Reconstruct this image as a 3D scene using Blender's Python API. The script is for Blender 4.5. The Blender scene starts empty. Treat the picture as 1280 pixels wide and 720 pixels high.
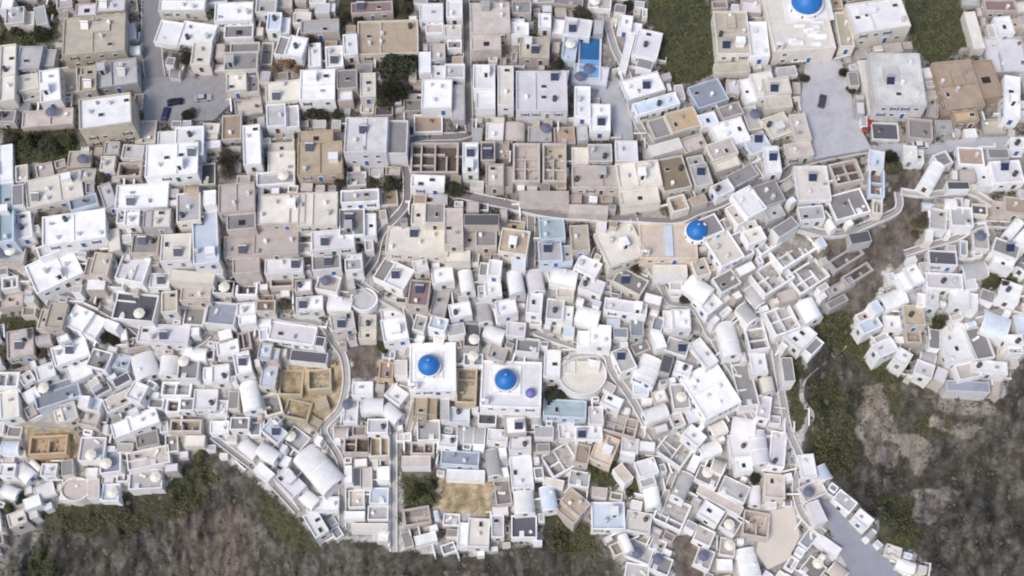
import bpy, math, random
import numpy as np
from mathutils import Vector, noise
random.seed(7)
SC = bpy.context.scene
COL = SC.collection
SC.cycles.filter_width = 2.0
# ---------------------------------------------------------------- camera
TH = math.radians(25); D = 310.0; F = 640/math.tan(math.radians(22.5))
CAM = Vector((0, -D*math.sin(TH), D*math.cos(TH)))
CT, ST = math.cos(TH), math.sin(TH)
cd = bpy.data.cameras.new('camera'); cam = bpy.data.objects.new('camera', cd); COL.objects.link(cam)
cam.location = CAM; cam.rotation_euler = (TH, 0, 0)
cd.sensor_width = 36; cd.lens = 18/math.tan(math.radians(22.5)); cd.clip_end = 20000; cd.clip_start = 1
SC.camera = cam
def at(u, v, z):
    """point of the horizontal plane z seen at survey coordinates (u,v)"""
    x = (u-640)/F; y = -(v-360)/F
    dx, dy, dz = x, y*CT+ST, y*ST-CT
    t = (z-CAM.z)/dz
    return Vector((CAM.x+dx*t, CAM.y+dy*t, z))
# ---------------------------------------------------------------- terrain height
CLIFF = [(-900,760),(-100,720),(0,690),(30,655),(62,640),(75,632),(145,630),(158,614),(205,612),(228,585),(250,562),(272,568),(320,602),(348,625),(378,655),
 (400,672),(440,676),(470,676),(492,690),(560,692),(600,696),(640,684),(676,684),(682,642),(722,642),(748,668),(775,705),(800,770),(1000,785),(1110,750),
 (1165,712),(1140,688),(1095,650),(1060,618),(1036,598),(1002,565),(1006,540),(1018,520),(1004,500),(1003,470),(1015,440),(1020,395),(1045,388),(1075,390),
 (1090,430),(1112,447),(1130,475),(1160,482),(1180,500),(1255,497),(1262,470),(1285,440),(2400,420),(2400,2600),(-900,2600)]
NEDGE = len(CLIFF)-3
def inpoly_np(U, V, P):
    r = np.zeros(U.shape, bool); n = len(P)
    for i in range(n):
        x1, y1 = P[i]; x2, y2 = P[(i+1) % n]
        if y1 == y2: continue
        c = ((y1 > V) != (y2 > V)) & (U < (x2-x1)*(V-y1)/(y2-y1)+x1)
        r ^= c
    return r
def inpoly(u, v, P):
    r = False; n = len(P)
    for i in range(n):
        x1, y1 = P[i]; x2, y2 = P[(i+1) % n]
        if (y1 > v) != (y2 > v) and u < (x2-x1)*(v-y1)/(y2-y1)+x1: r = not r
    return r
def edge_dist(U, V, P, n):
    d = np.full(U.shape, 1e9)
    for i in range(n):
        x1, y1 = P[i]; x2, y2 = P[i+1]
        dx, dy = x2-x1, y2-y1; L = dx*dx+dy*dy
        t = np.clip(((U-x1)*dx+(V-y1)*dy)/L, 0, 1)
        d = np.minimum(d, np.hypot(U-x1-t*dx, V-y1-t*dy))
    return d
def base_np(V):
    z = np.where(V < 260, 10+(260-V)*0.008, 10-0.095*(V-260))
    return np.maximum(z, -75)
def _z(U, V, fine=True):
    z = base_np(V)
    ins = inpoly_np(U, V, CLIFF)
    d = edge_dist(U, V, CLIFF, NEDGE)*ins
    z = z-0.17*np.clip(d-12, 0, 330)
    return z, d
def Zs(u, v):
    z, d = _z(np.array([float(u)]), np.array([float(v)]))
    return float(z[0])
_zc = {}
def Z(u, v):
    k = (round(u/2), round(v/2))
    if k not in _zc: _zc[k] = Zs(k[0]*2, k[1]*2)
    return _zc[k]
def ground(u, v, h=0.0): return at(u, v, Z(u, v)+h)
# ---------------------------------------------------------------- materials
def new_mat(name):
    m = bpy.data.materials.new(name); m.use_nodes = True
    nt = m.node_tree; b = nt.nodes['Principled BSDF']
    return m, nt, b
def plaster(name, col, var=0.35, rough=0.85, scale=0.35, bump=0.15, dirt=(0.20,0.17,0.14)):
    """lime-washed or bare render: patchy tone, fine grain, rain stains"""
    m, nt, b = new_mat(name); N = nt.nodes; L = nt.links
    geo = N.new('ShaderNodeNewGeometry')
    n1 = N.new('ShaderNodeTexNoise'); n1.inputs['Scale'].default_value = scale; n1.inputs['Detail'].default_value = 6; n1.inputs['Roughness'].default_value = .65
    L.new(geo.outputs['Position'], n1.inputs['Vector'])
    n2 = N.new('ShaderNodeTexNoise'); n2.inputs['Scale'].default_value = 2.6; n2.inputs['Detail'].default_value = 5; n2.inputs['Roughness'].default_value = .7
    L.new(geo.outputs['Position'], n2.inputs['Vector'])
    r1 = N.new('ShaderNodeMapRange'); r1.inputs['From Min'].default_value = .42; r1.inputs['From Max'].default_value = .68
    r1.inputs['To Min'].default_value = 0; r1.inputs['To Max'].default_value = var
    L.new(n1.outputs['Fac'], r1.inputs['Value'])
    r2 = N.new('ShaderNodeMapRange'); r2.inputs['From Min'].default_value = .56; r2.inputs['From Max'].default_value = .8
    r2.inputs['To Min'].default_value = 0; r2.inputs['To Max'].default_value = var*1.2
    L.new(n2.outputs['Fac'], r2.inputs['Value'])
    oi = N.new('ShaderNodeObjectInfo')
    hsv = N.new('ShaderNodeHueSaturation'); hsv.inputs['Color'].default_value = (*col, 1)
    rv = N.new('ShaderNodeMapRange'); rv.inputs['To Min'].default_value = .80; rv.inputs['To Max'].default_value = 1.08
    L.new(oi.outputs['Random'], rv.inputs['Value']); L.new(rv.outputs['Result'], hsv.inputs['Value'])
    mx = N.new('ShaderNodeMix'); mx.data_type = 'RGBA'; L.new(r1.outputs['Result'], mx.inputs['Factor'])
    L.new(hsv.outputs['Color'], mx.inputs['A']); mx.inputs['B'].default_value = (col[0]*.55+dirt[0]*.2, col[1]*.54+dirt[1]*.2, col[2]*.52+dirt[2]*.2, 1)
    mx2 = N.new('ShaderNodeMix'); mx2.data_type = 'RGBA'; L.new(r2.outputs['Result'], mx2.inputs['Factor'])
    L.new(mx.outputs['Result'], mx2.inputs['A']); mx2.inputs['B'].default_value = (*dirt, 1)
    L.new(mx2.outputs['Result'], b.inputs['Base Color'])
    bp = N.new('ShaderNodeBump'); bp.inputs['Strength'].default_value = bump; bp.inputs['Distance'].default_value = .15
    L.new(n2.outputs['Fac'], bp.inputs['Height']); L.new(bp.outputs['Normal'], b.inputs['Normal'])
    b.inputs['Roughness'].default_value = rough
    return m
def plain(name, col, rough=.6, metal=0.0, var=.25, scale=3.0):
    m, nt, b = new_mat(name); N = nt.nodes; L = nt.links
    geo = N.new('ShaderNodeNewGeometry')
    n1 = N.new('ShaderNodeTexNoise'); n1.inputs['Scale'].default_value = scale; n1.inputs['Detail'].default_value = 3
    L.new(geo.outputs['Position'], n1.inputs['Vector'])
    mr = N.new('ShaderNodeMapRange'); mr.inputs['To Min'].default_value = 1-var; mr.inputs['To Max'].default_value = 1+var
    L.new(n1.outputs['Fac'], mr.inputs['Value'])
    h = N.new('ShaderNodeHueSaturation'); h.inputs['Color'].default_value = (*col, 1); L.new(mr.outputs['Result'], h.inputs['Value'])
    L.new(h.outputs['Color'], b.inputs['Base Color'])
    b.inputs['Roughness'].default_value = rough; b.inputs['Metallic'].default_value = metal
    return m
PAL = {'W':(.84,.838,.842),'w':(.72,.68,.61),'B':(.50,.455,.37),'T':(.46,.375,.275),'O':(.55,.41,.26),'G':(.48,.475,.48),'g':(.27,.26,.26),
 'K':(.10,.10,.12),'P':(.56,.50,.46),'L':(.58,.65,.74),'N':(.29,.32,.38),'D':(.12,.095,.08),'M':(.26,.18,.18),'H':(.26,.21,.14),'Y':(.52,.45,.33),
 'c':(.70,.60,.50),'Q':(.34,.43,.46),'R':(.42,.325,.25),'S':(.62,.615,.60),'V':(.68,.66,.69)}
PNAME = {'W':'white','w':'cream','B':'beige','T':'tan','O':'orange-tan','G':'light-grey','g':'grey','K':'charcoal','P':'pinkish-beige','L':'pale-blue','N':'slate-blue','S':'pale-grey',
 'D':'dark-brown','M':'mauve','H':'khaki','Y':'ochre','c':'peach','Q':'teal','R':'brown','V':'lilac-white'}
MAT = {k: plaster('plaster_'+PNAME[k].replace('-','_'), c, var=(.40 if k in 'WLVw' else .6)) for k, c in PAL.items()}
GLASS = plain('window_glass', (.03,.04,.06), .15, 0, .4)
FRAMEM = plain('painted_frame', (.7,.7,.7), .5)
DOORS = {'blue': plain('blue_door_paint', (.03,.12,.38), .45), 'brown': plain('brown_door_wood', (.12,.06,.03), .6), 'grey': plain('grey_door_paint', (.22,.23,.25), .5), 'green': plain('green_door_paint', (.04,.13,.09), .5)}
DARK = plain('dark_opening', (.025,.022,.022), .9)
METAL = plain('galvanised_metal', (.42,.43,.45), .4, .5)
WOOD = plain('weathered_wood', (.20,.13,.08), .7)
CANVAS = plain('parasol_canvas', (.72,.69,.60), .8)
CANVASD = plain('dark_parasol_canvas', (.13,.14,.20), .8)
PTANK = plain('pale_tank_plastic', (.5,.5,.5), .5)
TANK = plain('black_tank_plastic', (.05,.05,.055), .4)
SOLAR = plain('solar_collector_glass', (.02,.03,.07), .12)
BARK = plain('bark', (.12,.09,.06), .9)
def leafmat(name, a, b_):
    m, nt, b = new_mat(name); N = nt.nodes; L = nt.links
    geo = N.new('ShaderNodeNewGeometry'); n = N.new('ShaderNodeTexNoise'); n.inputs['Scale'].default_value = .9; n.inputs['Detail'].default_value = 5
    L.new(geo.outputs['Position'], n.inputs['Vector'])
    r = N.new('ShaderNodeValToRGB'); r.color_ramp.elements[0].position = .35; r.color_ramp.elements[1].position = .68
    r.color_ramp.elements[0].color = (*a, 1); r.color_ramp.elements[1].color = (*b_, 1)
    L.new(n.outputs['Fac'], r.inputs['Fac']); L.new(r.outputs['Color'], b.inputs['Base Color']); b.inputs['Roughness'].default_value = .75
    return m
LEAF = {'dark': leafmat('dark_foliage', (.024,.026,.013), (.065,.066,.034)), 'brown': leafmat('dry_foliage', (.06,.045,.03), (.13,.10,.06)),
        'green': leafmat('green_foliage', (.055,.066,.026), (.15,.15,.070)), 'autumn': leafmat('rusty_foliage', (.16,.10,.05), (.30,.20,.11))}
# ---------------------------------------------------------------- mesh helpers
class MB:
    def __init__(s): s.v = []; s.f = []; s.m = []
    def face(s, pts, mi=0):
        i = len(s.v); s.v += [tuple(p) for p in pts]; s.f.append(tuple(range(i, i+len(pts)))); s.m.append(mi)
    def box(s, x0, x1, y0, y1, z0, z1, mi=0, bottom=True):
        i = len(s.v)
        s.v += [(x0,y0,z0),(x1,y0,z0),(x1,y1,z0),(x0,y1,z0),(x0,y0,z1),(x1,y0,z1),(x1,y1,z1),(x0,y1,z1)]
        fs = [(4,5,6,7),(0,1,5,4),(1,2,6,5),(2,3,7,6),(3,0,4,7)]+([(3,2,1,0)] if bottom else [])
        for q in fs: s.f.append(tuple(i+k for k in q)); s.m.append(mi)
    def ring(s, a, b, t, z0, z1, mi=0, ox=0, oy=0):
        """hollow rectangular tube: outer half sizes a,b, thickness t"""
        i = len(s.v)
        for (p, q, z) in ((a,b,z0),(a,b,z1),(a-t,b-t,z1),(a-t,b-t,z0)):
            s.v += [(ox-p,oy-q,z),(ox+p,oy-q,z),(ox+p,oy+q,z),(ox-p,oy+q,z)]
        for L in range(3):
            for k in range(4):
                n = (k+1) % 4
                s.f.append((i+4*L+k, i+4*L+n, i+4*L+4+n, i+4*L+4+k)); s.m.append(mi)
    def cyl(s, cx, cy, z0, z1, r0, r1, n=12, mi=0, cap=True):
        i = len(s.v)
        for z, r in ((z0,r0),(z1,r1)):
            for k in range(n):
                a = 2*math.pi*k/n; s.v.append((cx+r*math.cos(a), cy+r*math.sin(a), z))
        for k in range(n): s.f.append((i+k, i+(k+1)%n, i+n+(k+1)%n, i+n+k)); s.m.append(mi)
        if cap: s.f.append(tuple(i+n+k for k in range(n))); s.m.append(mi)
    def dome(s, cx, cy, z0, r, hgt=None, n=24, m=8, mi=0):
        hgt = hgt or r; i = len(s.v)
        for j in range(m):
            a = math.pi/2*j/m
            for k in range(n):
                b = 2*math.pi*k/n; s.v.append((cx+r*math.cos(a)*math.cos(b), cy+r*math.cos(a)*math.sin(b), z0+hgt*math.sin(a)))
        s.v.append((cx, cy, z0+hgt))
        for j in range(m-1):
            for k in range(n): s.f.append((i+j*n+k, i+j*n+(k+1)%n, i+(j+1)*n+(k+1)%n, i+(j+1)*n+k)); s.m.append(mi)
        for k in range(n): s.f.append((i+(m-1)*n+k, i+(m-1)*n+(k+1)%n, len(s.v)-1)); s.m.append(mi)
    def vault(s, a, b, z0, hgt, n=12, mi=0, off=(0,0)):
        """barrel along x, half length a, half width b"""
        i = len(s.v); ox, oy = off
        for k in range(n+1):
            t = math.pi*k/n
            for x in (-a, a): s.v.append((ox+x, oy-b*math.cos(t), z0+hgt*math.sin(t)))
        for k in range(n): s.f.append((i+2*k+1, i+2*k+3, i+2*k+2, i+2*k)); s.m.append(mi)
        s.f.append(tuple(i+2*k for k in range(n+1))); s.m.append(mi)
        s.f.append(tuple(i+2*k+1 for k in range(n, -1, -1))); s.m.append(mi)
    def build(s, name, mats, parent=None, smooth=False, loc=None):
        me = bpy.data.meshes.new(name); me.from_pydata(s.v, [], s.f)
        if not isinstance(mats, (list, tuple)): mats = [mats]
        for m in mats: me.materials.append(m)
        if len(mats) > 1: me.polygons.foreach_set('material_index', s.m)
        if smooth: me.polygons.foreach_set('use_smooth', [True]*len(s.f))
        me.update()
        return link(name, me, parent, loc)
def link(name, data, parent=None, loc=None, rz=0):
    o = bpy.data.objects.new(name, data); COL.objects.link(o)
    if parent is not None: o.parent = parent
    if loc is not None: o.location = loc
    if rz: o.rotation_euler = (0, 0, rz)
    return o
def empty(name, loc, rz=0): return link(name, None, None, loc, rz)
def structure(o): o['kind'] = 'structure'; return o
def copy_tree(o, parent=None):
    c = o.copy(); COL.objects.link(c)
    if parent is not None: c.parent = parent
    for ch in KIDS.get(o.name, []): copy_tree2(ch, c)
    return c
KIDS = {}
def copy_tree2(o, parent):
    c = o.copy(); COL.objects.link(c); c.parent = parent
    for ch in KIDS.get(o.name, []): copy_tree2(ch, c)
    return c
def register(o):
    """remember the children of a prototype so that its copies get them too"""
    ks = [x for x in COL.objects if x.parent == o]
    KIDS[o.name] = ks
    for k in ks:
        g = [x for x in COL.objects if x.parent == k]
        if g: KIDS[k.name] = g
# ---------------------------------------------------------------- labels
LM = [(1008,3,'the church at top edge'),(871,285,'the street-side blue dome'),(536,453,'the left central blue dome'),(632,471,'the right central blue dome'),
 (737,75,'the blue swimming pool'),(1212,105,'the big brown roof'),(857,55,'the tall green field'),(1168,35,'the small green plot'),(190,60,'the wide asphalt road'),
 (496,98,'the largest dark tree'),(385,495,'the ochre ruin'),(1055,420,'the dark green gully'),(62,555,'the orange rubble patch'),(584,70,'the straight narrow lane'),
 (398,583,'the big white vault'),(523,615,'the walled garden'),(888,490,'the biggest tilted roof'),(728,468,'the round white terrace'),(842,154,'the orange-tan roof'),
 (1142,400,'the ochre-walled yard'),(8,262,'the teal left-edge roof'),(400,190,'the square tan roof'),(118,43,'the large beige roof'),(1040,130,'the grey-blue plaza'),
 (978,675,'the cream paved bluff'),(1060,670,'the slate-blue slope'),(841,220,'the khaki roof'),(535,267,'the dark grey roof slab'),(645,295,'the tan slanted roof'),
 (543,197,'the dark roofless ruin'),(182,598,'the cliff-top court'),(93,285,'the long white roof'),(278,200,'the brown bare tree'),(72,492,'the slate-blue court'),
 (1262,257,'the brown rock roof'),(455,375,'the round grey plaza'),(585,618,'the ochre rubble'),(1075,320,'the brown slope'),(205,418,'the long lilac roof'),(677,117,'the lilac-white block'),(760,560,'the peach house'),(296,258,'the pinkish block'),(910,340,'the walled maze')]
LABELS = []
def dirword(du, dv):
    a = math.degrees(math.atan2(dv, du)) % 360
    return ['right of','lower right of','below','lower left of','left of','upper left of','above','upper right of'][int(((a+22.5) % 360)//45)]
def lab(o, u, v, desc, cat, group=None, fixed=None):
    o['category'] = cat
    if group: o['group'] = group
    if fixed: o['label'] = fixed; return o
    best = sorted(((math.hypot(u-a, v-b), a, b, n) for a, b, n in LM))
    for c in best:
        if c[0] > 6: break
    LABELS.append((o, desc, dirword(u-c[1], v-c[2]), c[3], c[0]))
    return o
ORD = ['nearest','second-nearest','third-nearest','fourth-nearest','fifth-nearest','sixth-nearest','seventh-nearest','eighth-nearest','ninth-nearest','tenth-nearest','eleventh-nearest','twelfth-nearest']+['%dth-nearest' % k for k in range(13, 60)]
def flush_labels():
    b = {}
    for r in LABELS: b.setdefault(r[1:4], []).append(r)
    for k, rs in b.items():
        rs.sort(key=lambda r: r[4])
        for i, r in enumerate(rs):
            r[0]['label'] = f'{k[0]}, {k[1]} {k[2]}' if len(rs) == 1 else f'{k[0]}, {ORD[i]} {k[1]} {k[2]}'
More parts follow.
